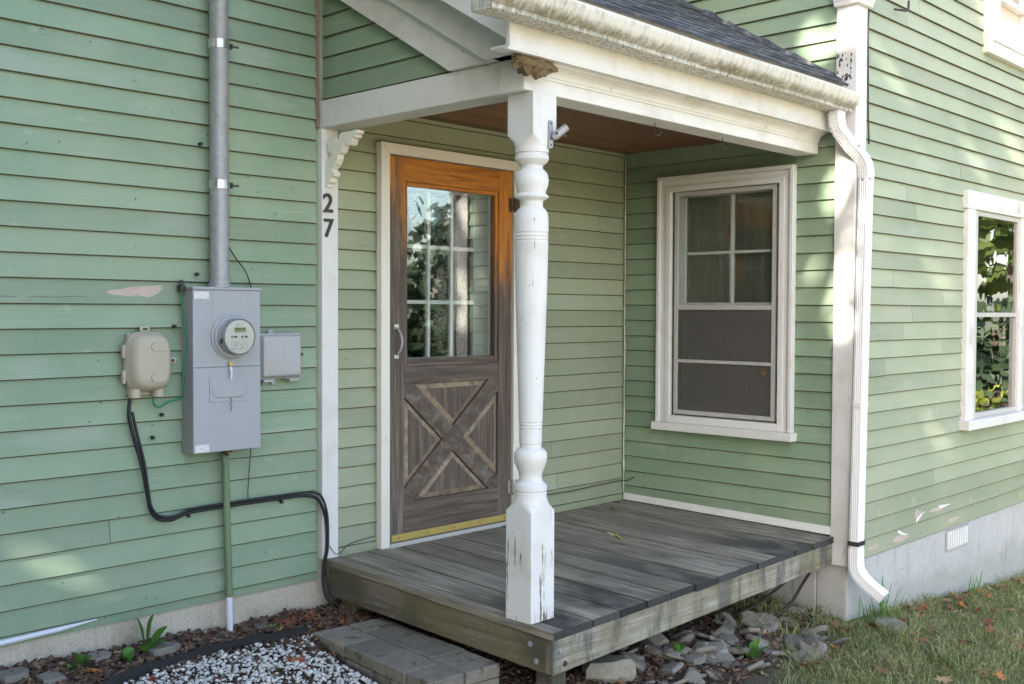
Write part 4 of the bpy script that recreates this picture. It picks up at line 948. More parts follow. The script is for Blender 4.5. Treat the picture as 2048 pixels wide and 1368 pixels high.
ub = empty('utility_box', (-0.02, -0.05, 0.87), 'rounded beige plastic cable box left of the meter cabinet', 'utility box')
def sup(cx, cz_, a, c, e, n=36):
    return [(cx+a*math.copysign(abs(math.cos(t))**e, math.cos(t)), cz_+c*math.copysign(abs(math.sin(t))**e, math.sin(t))) for t in [2*math.pi*k/n for k in range(n)]]
uc = (-0.028, 1.018)
bx('wall_plate', uc[0]-0.080, uc[0]+0.080, -0.018, 0.0, 0.872, 1.14, M['beige'], ub, 0.004)
rg = [[(x, y, z) for x, z in sup(uc[0], uc[1], a, c, e)] for y, a, c, e in ((-0.012, .098, .128, .55), (-0.040, .100, .130, .55), (-0.044, .096, .126, .55), (-0.070, .091, .121, .55), (-0.090, .080, .110, .6), (-0.099, .066, .095, .65), (-0.102, .045, .07, .7))]
obj('cover', B().loft(rg), M['beige'], ub, smooth=True, angle=50)
for zc in (1.083, 0.952):
    obj('cover_boss', B().loft([[(x, -0.088, z) for x, z in rrect(uc[0]-0.018, uc[0]+0.058, zc-0.022, zc+0.022, 0.021)], [(x, -0.106, z) for x, z in rrect(uc[0]-0.015, uc[0]+0.055, zc-0.019, zc+0.019, 0.018)]]), M['beige'], ub, smooth=True)
for xx in (-0.062, 0.045): obj('cable_gland', B().tube([(uc[0]+xx, -0.042, 0.905), (uc[0]+xx, -0.042, 0.866)], 0.026, 14), M['beige'], ub, smooth=True)
bx('mounting_ear', uc[0]-0.022, uc[0]+0.024, -0.016, -0.006, 1.146, 1.170, M['beige'], ub, 0.004); bx('ear_slot', uc[0]-0.010, uc[0]+0.012, -0.0175, -0.0162, 1.154, 1.162, M['black'], ub)
bx('mounting_ear', uc[0]+0.096, uc[0]+0.142, -0.030, -0.010, 1.006, 1.032, M['greyp'], ub, 0.006); obj('ear_screw', B().lathe_y([(0, -0.030), (0.007, -0.030), (0.007, -0.036), (0, -0.036)], uc[0]+0.122, 1.019, 10), M['rust'], ub)
for zc in (1.063, 0.955): bx('side_hinge', uc[0]-0.112, uc[0]-0.096, -0.040, -0.016, zc-0.030, zc+0.030, M['beige'], ub, 0.006)

gb = empty('junction_box', (0.66, -0.03, 0.92), 'flat grey plastic box right of the meter cabinet', 'utility box')
bx('back_plate', 0.535, 0.765, -0.026, 0.0, 0.918, 1.128, M['greyp'], gb, 0.006)
obj('lid', B().loft([[(x, y, z) for x, z in rrect(x0, x1, z0, z1, r)] for y, x0, x1, z0, z1, r in ((-0.0265, .533, .768, .916, 1.131, .010), (-0.034, .533, .768, .916, 1.131, .010), (-0.036, .538, .763, .921, 1.126, .010), (-0.058, .545, .752, .930, 1.119, .014), (-0.062, .551, .746, .936, 1.113, .014))]), M['greyp'], gb, smooth=True, angle=30)
obj('lid_rib', B().hexa([(.662, -.0625, .94), (.664, -.0625, .94), (.664, -.061, .94), (.662, -.061, .94), (.640, -.0625, 1.11), (.642, -.0625, 1.11), (.642, -.061, 1.11), (.640, -.061, 1.11)]), M['greyp'], gb)
for x0 in (0.55, 0.695): bx('cable_knockout', x0, x0+0.052, -0.05, -0.01, 0.902, 0.9155, M['greyp'], gb, 0.003)
bx('mounting_tab', 0.598, 0.628, -0.012, -0.003, 1.1285, 1.150, M['galv'], gb, 0.002); bx('mounting_tab', 0.615, 0.640, -0.012, -0.003, 0.888, 0.9175, M['galv'], gb, 0.002)
bx('hasp', 0.7685, 0.786, -0.030, -0.022, 1.02, 1.036, M['iron'], gb, 0.002)

def cable(name, pts, r, mat, label, cat, k=5, n=6, group=None):
    return tag(obj(name, B().tube(smoothpath(pts, k), r, n), M[mat], smooth=True, angle=80), label, cat, group)
BP = [(-0.102, -0.03, 0.878), (-0.107, -0.024, 0.792), (-0.087, -0.022, 0.705), (-0.049, -0.022, 0.572), (-0.025, -0.022, 0.45), (-0.009, -0.022, 0.372), (0.026, -0.022, 0.328), (0.09, -0.024, 0.315), (0.163, -0.024, 0.334), (0.25, -0.022, 0.338), (0.352, -0.020, 0.338), (0.485, -0.024, 0.34), (0.65, -0.024, 0.339), (0.765, -0.026, 0.339), (0.839, -0.032, 0.328), (0.878, -0.036, 0.298), (0.908, -0.038, 0.227), (0.919, -0.038, 0.151), (0.914, -0.042, 0.051), (0.900, -0.036, -0.021), (0.900, -0.036, -0.121), (0.915, -0.05, -0.19), (0.955, -0.075, -0.25), (1.02, -0.10, -0.29)]
cable('black_cable', BP, 0.0085, 'black', 'thick black cable looping from the beige box to under the deck', 'cable')
cable('black_cable', [(x+0.004+0.006*math.sin(i), y-0.012, z+0.013+(0.004 if i > 6 else 0)) for i, (x, y, z) in enumerate(BP)][1:], 0.0062, 'black', 'thinner black cable riding on top of the thick looping one', 'cable')
cable('ground_wire', [(0.142, -0.035, 1.335), (0.139, -0.030, 1.285), (0.146, -0.04, 1.196), (0.147, -0.05, 1.085), (0.143, -0.04, 0.975), (0.140, -0.03, 0.864), (0.128, -0.02, 0.847), (0.081, -0.024, 0.839), (0.033, -0.028, 0.818), (0.005, -0.03, 0.832), (0.0, -0.035, 0.872)], 0.0042, 'gwire', 'green ground wire hanging beside the meter cabinet', 'wire')
tag(obj('wire_clamp', B().box(0.128, 0.150, -0.045, -0.010, 1.325, 1.352).tube([(0.135, -0.03, 1.352), (0.139, -0.035, 1.372)], 0.010, 8), M['iron']), 'dark clamp holding the green wire at the cabinet top corner', 'clamp')
cable('thin_wire', [(0.365, -0.05, 1.525), (0.42, -0.03, 1.472), (0.467, -0.03, 1.416), (0.488, -0.04, 1.346)], 0.003, 'black', 'short black wire curving from the conduit onto the cabinet top', 'wire')
cable('thin_wire', [(0.491, -0.03, 0.608), (0.485, -0.018, 0.448), (0.482, -0.018, 0.366), (0.500, -0.024, 0.331)], 0.0024, 'iron', 'thin wire dropping from the cabinet bottom to the cables', 'wire')
cable('thin_wire', [(0.548, -0.03, 0.91), (0.545, -0.03, 0.89), (0.525, -0.03, 0.865), (0.49, -0.03, 0.85)], 0.003, 'black', 'short black wire under the flat grey box', 'wire')
cable('floor_wire', [(2.52, -0.010, 0.125), (2.8, -0.012, 0.120), (3.1, -0.012, 0.128), (3.33, -0.014, 0.13), (3.338, -0.04, 0.13), (3.338, -0.10, 0.16)], 0.003, 'black', 'thin black wire stapled low on the wall right of the door', 'wire')
cable('pilaster_wire', [(0.93, -0.045, 0.07), (0.96, -0.05, 0.03), (1.0, -0.04, 0.025), (1.06, -0.02, 0.05), (1.15, -0.012, 0.062), (1.255, -0.012, 0.07)], 0.0022, 'iron', 'thin dark wire along the wall foot left of the door', 'wire')
cable('wing_cable', [(3.478, -1.612, 2.95), (3.470, -1.612, 2.818), (3.478, -1.612, 2.529), (3.485, -1.612, 2.35), (3.500, -1.612, 2.19)], 0.0055, 'iron', 'grey cable hanging down the wing wall beside the downspout', 'cable')
cable('wall_hook', [(3.812, -1.605, 3.008), (3.85, -1.635, 3.005), (3.92, -1.64, 3.019), (3.932, -1.64, 3.075)], 0.007, 'iron', 'dark hook high on the wing wall', 'hook')
cable('deck_cable', [(3.20, -1.44, -0.215), (3.17, -1.40, -0.30), (3.12, -1.36, -0.40), (3.05, -1.30, -0.445), (2.95, -1.22, -0.44)], 0.008, 'black', 'black cable bending to the ground under the right end of the deck', 'cable')
cable('deck_cable', [(3.05, -1.42, -0.205), (2.98, -1.34, -0.30), (2.88, -1.24, -0.40), (2.74, -1.15, -0.425), (2.6, -1.08, -0.42)], 0.008, 'black', 'black cable slanting behind the other one under the deck', 'cable')
for i, ((x, y, z), t) in enumerate(zip([(0.243, -0.02, 1.986), (0.223, -0.02, 1.402), (0.112, -0.02, 1.17), (0.05, -0.02, 0.783), (0.007, -0.02, 0.686), (0.176, -0.02, 0.322), (0.668, -0.02, 0.322)],
      ('high on the wall left of the conduit', 'just above the cabinet top left of the conduit', 'between the beige box and the cabinet', 'below the green wire loop', 'lowest right of the hanging black cable', 'under the cable loop', 'under the cables near the pilaster'))):
    tag(obj('cable_clip', B().tube([(x, -0.004, z), (x, -0.026, z)], 0.0065, 8).box(x-0.006, x+0.007, -0.022, -0.010, z-0.009, z), M['black']), 'small black cable clip '+t, 'cable clip')

# house numbers
def numeral(ch, x, z, h):
    c = bpy.data.curves.new('numeral', 'FONT'); c.body = ch; c.size = 1; c.extrude = 0.03; c.offset = 0.012; t = bpy.data.objects.new('numeral', c); COL.objects.link(t)
    bpy.context.view_layer.update(); dg = bpy.context.evaluated_depsgraph_get(); me = bpy.data.meshes.new_from_object(t.evaluated_get(dg)); bpy.data.objects.remove(t)
    co = np.zeros(len(me.vertices)*3); me.vertices.foreach_get('co', co); co = co.reshape(-1, 3); mn, mx_ = co.min(0), co.max(0); s = h/(mx_[1]-mn[1])
    co2 = np.stack([(co[:, 0]-mn[0])*s*0.98+x, -0.0245-(co[:, 2])*0.12, (co[:, 1]-mn[1])*s+z], 1); me.vertices.foreach_set('co', co2.ravel()); me.update()
    me.materials.clear(); me.materials.append(M['iron']); o = bpy.data.objects.new('house_number', me); COL.objects.link(o); return o
tag(numeral('2', 0.909, 1.726, 0.094), 'black metal numeral 2 on the white pilaster under the bracket', 'house number', 'house numbers')
tag(numeral('7', 0.914, 1.603, 0.092), 'black metal numeral 7 on the white pilaster below the 2', 'house number', 'house numbers')

# flag bracket, hooks, nest
fb = empty('flag_bracket', (1.05, -1.40, 1.97), 'silver metal flag pole bracket on the column top', 'bracket')
yc = CY-S
obj('plate', prism_xz(B(), rrect(1.034, 1.062, 1.915, 2.03, 0.010), yc-0.006, yc-0.0005), M['galv'], fb, bevel=0.001)
a = Vector((1.050, yc-0.012, 1.955)); dirv = Vector((0.62, -0.46, 0.62)).normalized()
rg = []
for r, t in ((0.011, 0.0), (0.017, 0.015), (0.0160, 0.078), (0.0130, 0.078), (0.0130, 0.035)):
    u = dirv.orthogonal().normalized(); v = dirv.cross(u); rg.append([a+dirv*t+(u*math.cos(k*math.pi/7)+v*math.sin(k*math.pi/7))*r for k in range(14)])
obj('socket', B().loft(rg), M['galv'], fb, smooth=True)
obj('wing_nut', B().tube([a+dirv*0.03+Vector((-.02, -.005, .0)), a+dirv*0.035+Vector((0.03, -.012, -.01))], 0.006, 8), M['iron'], fb)
for z in (1.928, 2.017): obj('screw', B().lathe_y([(0, yc-0.006), (0.004, yc-0.006), (0.004, yc-0.0085), (0, yc-0.0085)], 1.048, z, 8), M['rust'], fb)
for x, lab in ((1.889, 'small wire hook under the front beam nearer the column'), (2.474, 'small wire hook under the front beam nearer the window')):
    cable('ceiling_hook', [(x, -1.31, 2.142), (x, -1.31, 2.105), (x+0.004, -1.31, 2.085), (x+0.018, -1.318, 2.078), (x+0.028, -1.325, 2.092), (x+0.029, -1.326, 2.102)], 0.0019, 'iron', lab, 'hook', 4, 6)
b = B(); rg = []; nn = 18
for i in range(15):
    t = i/14; x = 0.79+0.25*t; rad = 0.012+0.040*math.sin(math.pi*min(1, t*1.05+0.02))**0.7*(1-0.45*t); ring = []
    for j in range(nn):
        an = 2*math.pi*j/nn; rr = rad*(1+0.75*mnoise.noise((x*24, math.cos(an)*1.6, math.sin(an)*1.6+3))); ring.append((x+0.02*mnoise.noise((i*0.9, j*0.7, 1)), -1.432+rr*math.cos(an)*0.85, 2.236+rr*math.sin(an)-0.006))
    rg.append(ring)
tag(obj('wasp_nest', b.loft(rg), M['nest'], smooth=False), 'crumbling brown nest under the left end of the eave', 'nest')

# ------------------------------------------------------------------ paver step
step = empty('paver_step', (0.72, -0.75, -0.36), 'low step of two layers of grey concrete pavers beside the deck', 'step')
def pav(u0, u1, v0, v1, z0, z1):
    o_ = Vector((0.640, -0.300)); L = Vector((-0.085, -0.883)).normalized(); N = Vector((-L.y, L.x))
    def P(u, v): q = o_+N*u+L*v; return (q.x, q.y)
    j = lambda: random.uniform(-0.003, 0.003)
    a, b_, c, d = P(u0+j(), v0+j()), P(u1+j(), v0+j()), P(u1+j(), v1+j()), P(u0+j(), v1+j()); t = random.uniform(-0.002, 0.002)
    obj('paver', B().hexa([(*a, z0), (*b_, z0), (*c, z0), (*d, z0), (*a, z1+t), (*b_, z1+t), (*c, z1+t), (*d, z1+t)]), M['paver'], step, bevel=0.006)
G_ = 0.0042
for (u0, u1, sp) in ((0.0, 0.190, [0, 0.262, 0.48, 0.74, 0.905]), (0.190, 0.385, [0, 0.15, 0.42, 0.66, 0.905])):
    for i in range(len(sp)-1): pav(u0+G_, u1-G_, sp[i]+G_, sp[i+1]-G_, -0.300, -0.243)
for (u0, u1, sp) in ((0.004, 0.194, [0.004, 0.13, 0.262, 0.385, 0.50, 0.63, 0.76, 0.90]), (0.194, 0.385, [0, 0.2, 0.45, 0.7, 0.90])):
    for i in range(len(sp)-1): pav(u0+G_-0.005, u1-G_, sp[i]+G_, sp[i+1]-G_, -0.372, -0.3025)

# ------------------------------------------------------------------ stones
def stone_mesh(seed, flat, n=10):
    rr = random.Random(seed); b = B(); base = []; 
    ang = sorted(rr.uniform(0, 2*math.pi) for _ in range(n)); ang = [2*math.pi*k/n+rr.uniform(-.25, .25) for k in range(n)]
    rad = [rr.uniform(0.62, 1.0) for _ in range(n)]; tx, ty = rr.uniform(-.25, .25), rr.uniform(-.25, .25)
    rings = []
    for zf, s in ((-0.5, .86), (-0.2, 1.0), (0.25, .98), (0.5, .80)):
        rings.append([(rad[k]*s*math.cos(ang[k]), rad[k]*s*math.sin(ang[k])*0.75, flat*(zf+(0.3*(tx*math.cos(ang[k])+ty*math.sin(ang[k])) if zf > 0 else 0))) for k in range(n)])
    b.loft(rings); me = mesh('stone', b); fixn(me); me.materials.append(M['slate']); return me
slates = [stone_mesh(i, 0.32) for i in range(6)]; lumps = [stone_mesh(20+i, 0.75, 12) for i in range(4)]
def stone(x, y, s, label, cat='stone', me=None, rot=None, tilt=(0, 0), lift=0.25, mat=None, group=None, sz=1.0):
    me = me or random.choice(slates)
    if mat: me = me.copy(); me.materials.clear(); me.materials.append(M[mat])
    o = bpy.data.objects.new('stone', me); COL.objects.link(o); o.scale = (s, s, s*sz); o.location = (x, y, gh(x, y)+s*0.32*lift)
    o.rotation_euler = (tilt[0], tilt[1], rot if rot is not None else random.uniform(0, 6.28)); return tag(o, label, cat, group)
HEAP = 'slate stones heaped along the deck front'
hl = 'angular grey slate stone in the heap under the deck front'
heap = [(2.83, -1.36, .14, .5), (2.96, -1.44, .08, .6), (2.74, -1.60, .105, .5), (2.18, -1.46, .13, .55), (2.18, -1.28, .09, .4), (1.95, -1.31, .12, .45), (1.75, -1.32, .10, .5), (2.34, -1.53, .12, .5), (2.00, -1.22, .10, .4), (2.55, -1.50, .10, .5), (2.50, -1.62, .08, .3), (2.62, -1.42, .09, .5), (2.42, -1.40, .085, .5), (2.05, -1.45, .11, .4), (1.83, -1.46, .095, .35), (1.62, -1.40, .085, .3), (2.30, -1.68, .06, .3), (2.87, -1.56, .055, .3), (1.9, -1.58, .06, .3), (1.68, -1.55, .07, .3), (2.66, -1.72, .06, .25)]
ORD = ['nearest', 'second', 'third', 'fourth', 'fifth', 'sixth', 'seventh', 'eighth', 'ninth', 'tenth', 'eleventh', 'twelfth', 'thirteenth', 'fourteenth', 'fifteenth', 'sixteenth', 'seventeenth', 'eighteenth', 'nineteenth', 'twentieth', 'twenty-first']
heap.sort(key=lambda h: h[0]*0.69-h[1]*0.72)
for i, (x, y, s, li) in enumerate(heap):
    hl = 'grey slate stone under the deck front, %s from the tan boulder' % ORD[i]
    stone(x, y, s, hl, lift=li, tilt=(random.uniform(-.45, .45), random.uniform(-.45, .45)), group=HEAP, me=slates[i % 6], sz=0.9)
for i in range(88):
    t_ = random.random(); x = 1.62+t_*1.35; y = -1.18-0.52*random.random()-0.10*t_; s = random.uniform(.03, .10)
    stone(x, y, s, 'small broken slate piece wedged in the rubble along the deck front', lift=random.uniform(.2, 1.1), tilt=(random.uniform(-.7, .7), random.uniform(-.7, .7)), group='broken slate rubble along the deck front', me=slates[i % 6], sz=random.uniform(.7, 1.2))
stone(3.22, -1.30, .15, 'large half buried grey stone against the wing foundation corner', lift=.25, tilt=(.1, .2))
stone(1.50, -1.36, .15, 'big rounded tan boulder by the deck post', me=lumps[0], lift=1.0, mat='boulder', sz=0.85)
stone(3.55, -1.74, .17, 'flat stone in the grass under the downspout end', me=slates[2], lift=.15, rot=0.4, sz=0.7)
stone(0.00, -0.105, .115, 'large flat brown-grey stone in the bed below the weeds', me=slates[1], lift=.55, rot=0.6, sz=0.9)
stone(-0.27, -0.06, .075, 'smaller oval grey stone left of the large flat one', me=slates[3], lift=.6, rot=0.5, sz=0.9)
stone(-0.62, -0.07, .10, 'grey stone at the far left end of the bed', me=slates[4], lift=.4, rot=0.2)
stone(-0.50, -0.15, .09, 'flat grey stone second from the left end of the bed', me=slates[5], lift=.3, rot=1.2)
stone(0.52, -0.06, .055, 'dark blackish stone beside the white pipe foot', me=lumps[1], lift=.5, sz=0.7)
stone(0.26, -0.08, .07, 'thin flat stone just left of the white pipe', me=slates[0], lift=.2, rot=0.2, sz=0.6)
stone(0.30, -0.16, .06, 'thin flat stone near the black edging strip', me=slates[2], lift=.2, rot=0.9, sz=0.6)
stone(0.85, -1.50, .09, 'grey slab stone low beside the deck post in front of the step', me=slates[3], lift=.2)

# landscape edging strip
ep = [(-0.75, -0.52), (-0.45, -0.40), (-0.148, -0.262), (0.10, -0.215), (0.35, -0.20), (0.52, -0.21), (0.66, -0.235)]
b = B(); rg = []
for p in smoothpath([(x, y, 0) for x, y in ep], 5):
    g_ = gh(p.x, p.y); rg.append([(p.x, p.y-0.024, g_-0.03), (p.x+0.004, p.y-0.022, g_+0.026), (p.x, p.y+0.010, g_+0.036), (p.x, p.y+0.022, g_+0.024), (p.x, p.y+0.026, g_-0.03)])
tag(obj('landscape_edging', b.loft(rg), M['edging'], smooth=True), 'black landscape edging strip between mulch bed and white gravel', 'edging')

# ------------------------------------------------------------------ stuff: gravel, mulch, grass
def many(name, protos, xf, mat, kind='stuff'):
    V, F, base = [], [], 0
    for (pv, pf), T in xf:
        q = pv @ T[0].T + T[1]; V.append(q); F.append(pf+base); base += len(pv)
    V = np.concatenate(V); F = np.concatenate(F); me = bpy.data.meshes.new(name)
    me.vertices.add(len(V)); me.vertices.foreach_set('co', V.ravel().astype(np.float32)); n = F.shape[1]
    me.loops.add(F.size); me.loops.foreach_set('vertex_index', F.ravel().astype(np.int32)); me.polygons.add(len(F))
    me.polygons.foreach_set('loop_start', np.arange(0, F.size, n, dtype=np.int32)); me.update(calc_edges=True); me.validate()
    o = link(name, me, mat); o['kind'] = kind; return o
def rotm(a, b_, c): return np.array(Euler((a, b_, c)).to_matrix())
def oct_proto(seed):
    r = np.random.default_rng(seed); t = (1+5**.5)/2
    v = np.array([(-1, t, 0), (1, t, 0), (-1, -t, 0), (1, -t, 0), (0, -1, t), (0, 1, t), (0, -1, -t), (0, 1, -t), (t, 0, -1), (t, 0, 1), (-t, 0, -1), (-t, 0, 1)], float)/1.9
    v = v*r.uniform(0.65, 1.15, (12, 1))*np.array([1.15, 0.85, 0.62])
    f = np.array([(0, 11, 5), (0, 5, 1), (0, 1, 7), (0, 7, 10), (0, 10, 11), (1, 5, 9), (5, 11, 4), (11, 10, 2), (10, 7, 6), (7, 1, 8), (3, 9, 4), (3, 4, 2), (3, 2, 6), (3, 6, 8), (3, 8, 9), (4, 9, 5), (2, 4, 11), (6, 2, 10), (8, 6, 7), (9, 8, 1)]); return v, f
protos = [oct_proto(i) for i in range(8)]
def edge_y(x): return float(np.interp(x, [p[0] for p in ep], [p[1] for p in ep]))
xf = []; n = 0
while n < 7600:
    x, y = random.uniform(-0.7, 0.66), random.uniform(-1.6, -0.2)
    if y > edge_y(x)-0.03: continue
    if 0.5 < x and y < -0.30: 
        if x > 0.60+0.096*(y+0.3): continue
    s = random.choice((.004, .005, .006, .008, .009, .011, .014)); xf.append((protos[n % 8], (rotm(random.uniform(-.5, .5), random.uniform(-.5, .5), random.uniform(0, 6.28))*s, np.array([x, y, gh(x, y)+s*0.4+random.uniform(0, .012)])))); n += 1
many('gravel', protos, xf, M['gravel'])
bxp = (np.array([(-1, -.3, -.1), (1, -.25, -.1), (.95, .3, -.1), (-.9, .28, -.1), (-.95, -.28, .12), (.9, -.25, .1), (1, .25, .14), (-1, .26, .1)], float), np.array([(3, 2, 1, 0), (4, 5, 6, 7), (0, 1, 5, 4), (1, 2, 6, 5), (2, 3, 7, 6), (3, 0, 4, 7)]))
xf = []; n = 0
while n < 9000:
    if n < 5200: x, y = random.uniform(-1.0, 1.0), random.uniform(-0.55, 0.02)
    elif n < 7600: x, y = random.uniform(1.0, 3.3), random.uniform(-1.75, -0.6)
    else: x, y = random.uniform(0.62, 1.5), random.uniform(-1.7, -0.1)
    if x < 0.66 and y < edge_y(x)+0.02 and random.random() < 0.93: continue
    if y < -1.5 and random.random() < 0.5: continue
    s = random.choice((.008, .011, .015, .020, .028)); xf.append((bxp, (rotm(random.uniform(-.4, .4), random.uniform(-.4, .4), random.uniform(0, 6.28))*s*np.array([1, random.uniform(.5, 1.4), random.uniform(.5, 1.2)]), np.array([x, y, gh(x, y)+s*0.15+random.uniform(0, .012)])))); n += 1
many('mulch', None, xf, M['mulch'])
lv = np.array([(0, -.5, 0), (.28, -.2, .06), (.34, .15, .10), (.1, .2, .02), (0, .6, .05), (-.1, .2, .02), (-.36, .12, .12), (-.26, -.22, .05)], float); lf_ = np.array([(0, 1, 3, 5), (1, 2, 3, 3), (3, 4, 5, 5), (5, 6, 7, 7), (0, 5, 7, 7)])
lfq = np.array([(0, 1, 3), (0, 3, 5), (0, 5, 7), (1, 2, 3), (3, 4, 5), (5, 6, 7)]); xf = []; n = 0
while n < 4200:
    u = random.random()
    if u < .5: x, y = random.uniform(1.25, 3.2), random.uniform(-1.7, -0.5)
    elif u < .8: x, y = random.uniform(0.5, 1.1), random.uniform(-0.6, 0.0)
    else: x, y = random.uniform(-0.9, 0.6), random.uniform(-0.3, 0.0)
    s_ = random.uniform(.02, .05); xf.append(((lv, lfq), (rotm(random.uniform(-.7, .7), random.uniform(-.7, .7), random.uniform(0, 6.28))*s_, np.array([x, y, gh(x, y)+random.uniform(.004, .022)])))); n += 1
many('leaf_litter', None, xf, M['mulch'])
def blades(name, count, area, hmin, hmax, wid, seed, dens=None):
    r = np.random.default_rng(seed); x = r.uniform(area[0], area[1], count*3); y = r.uniform(area[2], area[3], count*3)
    t = x-0.9*y; nz = np.array([mnoise.noise((a*2.3, c*2.3, 1.7)) for a, c in zip(x, y)])
    keep = (t+nz*0.55 > 3.75) & ((y < -D-0.0) | (x < W)) & (r.uniform(0, 1, len(x)) < np.clip((t+nz*.5-3.6)/0.7, 0, 1))
    if dens is not None: keep &= np.array([mnoise.noise((a*4.1, c*4.1, 9.0)) > dens for a, c in zip(x, y)])
    x, y, nz = x[keep][:count], y[keep][:count], nz[keep][:count]; n = len(x)
    z = np.array([gh(a, c) for a, c in zip(x, y)]); h = r.uniform(hmin, hmax, n)*(1+0.5*nz); a = r.uniform(0, 2*np.pi, n); le = r.uniform(0.3, 1.5, n)*h; la = r.uniform(0, 2*np.pi, n); w = wid*r.uniform(.6, 1.3, n)
    dx, dy = np.cos(a)*w, np.sin(a)*w; lx, ly = np.cos(la)*le, np.sin(la)*le
    V = np.stack([np.stack([x-dx, y-dy, z-.003], 1), np.stack([x+dx, y+dy, z-.003], 1), np.stack([x+lx*.45+dx*.7, y+ly*.45+dy*.7, z+h*.65], 1), np.stack([x+lx*.45-dx*.7, y+ly*.45-dy*.7, z+h*.65], 1), np.stack([x+lx, y+ly, z+h*.9], 1)], 1).reshape(-1, 3)
    k = np.arange(n)*5; F = np.concatenate([np.stack([k, k+1, k+2], 1), np.stack([k, k+2, k+3], 1), np.stack([k+3, k+2, k+4], 1)])
    me = bpy.data.meshes.new(name); me.vertices.add(len(V)); me.vertices.foreach_set('co', V.ravel().astype(np.float32)); me.loops.add(F.size); me.loops.foreach_set('vertex_index', F.ravel().astype(np.int32)); me.polygons.add(len(F)); me.polygons.foreach_set('loop_start', np.arange(0, F.size, 3, dtype=np.int32)); me.update(calc_edges=True)
    return link(name, me, M['grass'])
tag(blades('lawn_grass', 75000, (1.6, 7.5, -4.4, -1.0), 0.012, 0.045, 0.0020, 3), kind='stuff')
tag(blades('tall_grass', 16000, (1.6, 7.5, -4.4, -1.0), 0.035, 0.105, 0.0026, 8, 0.05), kind='stuff')

# ------------------------------------------------------------------ plants and leaves
def leafblade(b, base, tip, w, sag, n=6, fold=0.25):
    base, tip = Vector(base), Vector(tip); d = tip-base; side = d.cross(Vector((0, 0, 1))); side = side.normalized() if side.length > 1e-5 else Vector((1, 0, 0)); up_ = side.cross(d).normalized()
    L = []
    for i in range(n+1):
        t = i/n; c = base+d*t+Vector((0, 0, sag*math.sin(math.pi*t)*0.5 - 0*t)); ww = w*(math.sin(math.pi*min(1, 0.12+t*0.88))**0.8)*(1+0.12*math.sin(t*19))
        L.append((c-side*ww+up_*ww*fold, c, c+side*ww+up_*ww*fold))
    vs = [p for r in L for p in r]; fs = []
    for i in range(n):
        k = i*3; fs += [(k, k+1, k+4, k+3), (k+1, k+2, k+5, k+4)]
    b.add(vs, fs)
def plant(name, loc, leaves, label, cat='weed'):
    e = empty(name, loc, label, cat)
    for (dx, dy, h, w) in leaves:
        b = B(); p = Vector(loc); leafblade(b, p+Vector((dx*.25, dy*.25, h*0.25)), p+Vector((dx, dy, h)), w*1.5, 0.02); obj('leaf', b, M['weed'], e, smooth=True, angle=80, recalc=False)
        b = B(); b.tube([p+Vector((0, 0, -0.01)), p+Vector((dx*.15, dy*.15, h*.14)), p+Vector((dx*.3, dy*.3, h*.3))], 0.003, 5); obj('stem', b, M['weed'], e)
    return e
plant('weed', (-0.06, -0.075, gh(-.06, -.075)), [(-0.035, 0.02, 0.16, 0.022), (0.03, -0.01, 0.17, 0.026), (0.10, 0.0, 0.10, 0.020), (0.06, -0.06, 0.055, 0.022), (-0.02, -0.05, 0.05, 0.02)], 'bright green broad leaved weed against the left foundation')
plant('weed', (-0.17, -0.14, gh(-.17, -.14)), [(0.02, -0.02, 0.06, 0.024), (-0.05, 0.0, 0.05, 0.02), (0.01, 0.03, 0.07, 0.016)], 'small round leaved weed between the two bed stones')
plant('weed', (-0.37, -0.10, gh(-.37, -.10)), [(-0.02, 0.0, 0.075, 0.016), (0.03, 0.0, 0.05, 0.02), (0.05, -0.03, 0.04, 0.018), (-0.05, -0.02, 0.02, 0.02)], 'small green seedling left of the oval stone')
plant('weed', (2.33, -1.60, gh(2.33, -1.60)), [(random.uniform(-.09, .09), random.uniform(-.07, .07), random.uniform(.04, .11), .010) for _ in range(16)], 'low feathery green weed growing among the slate heap')
plant('weed', (1.98, -1.40, gh(1.98, -1.40)+0.02), [(random.uniform(-.05, .05), random.uniform(-.05, .05), random.uniform(.03, .07), .009) for _ in range(8)], 'tiny green sprout under the middle of the deck front')
def tuft(x, y, n, h, label):
    e = empty('grass_tuft', (x, y, gh(x, y)), label, 'grass tuft')
    for i in range(n):
        a = random.uniform(0, 6.28); l = random.uniform(.5, 1)*h; b = B(); rx, ry = x+random.uniform(-.07, .07), y+random.uniform(-.05, .03)
        g_ = gh(rx, ry); leafblade(b, (rx, ry, g_), (rx+math.cos(a)*l*.35, ry+math.sin(a)*l*.35, g_+l), 0.0032, 0.0, 4, 0.3); obj('blade', b, M['weed'], e, recalc=False)
tuft(3.62, -1.68, 22, 0.27, 'tall green grass tuft beside the downspout mouth')
tuft(3.46, -1.66, 12, 0.16, 'shorter grass tuft left of the downspout mouth')
tuft(4.95, -1.68, 10, 0.20, 'long grass tuft at the wing foundation below the vent')
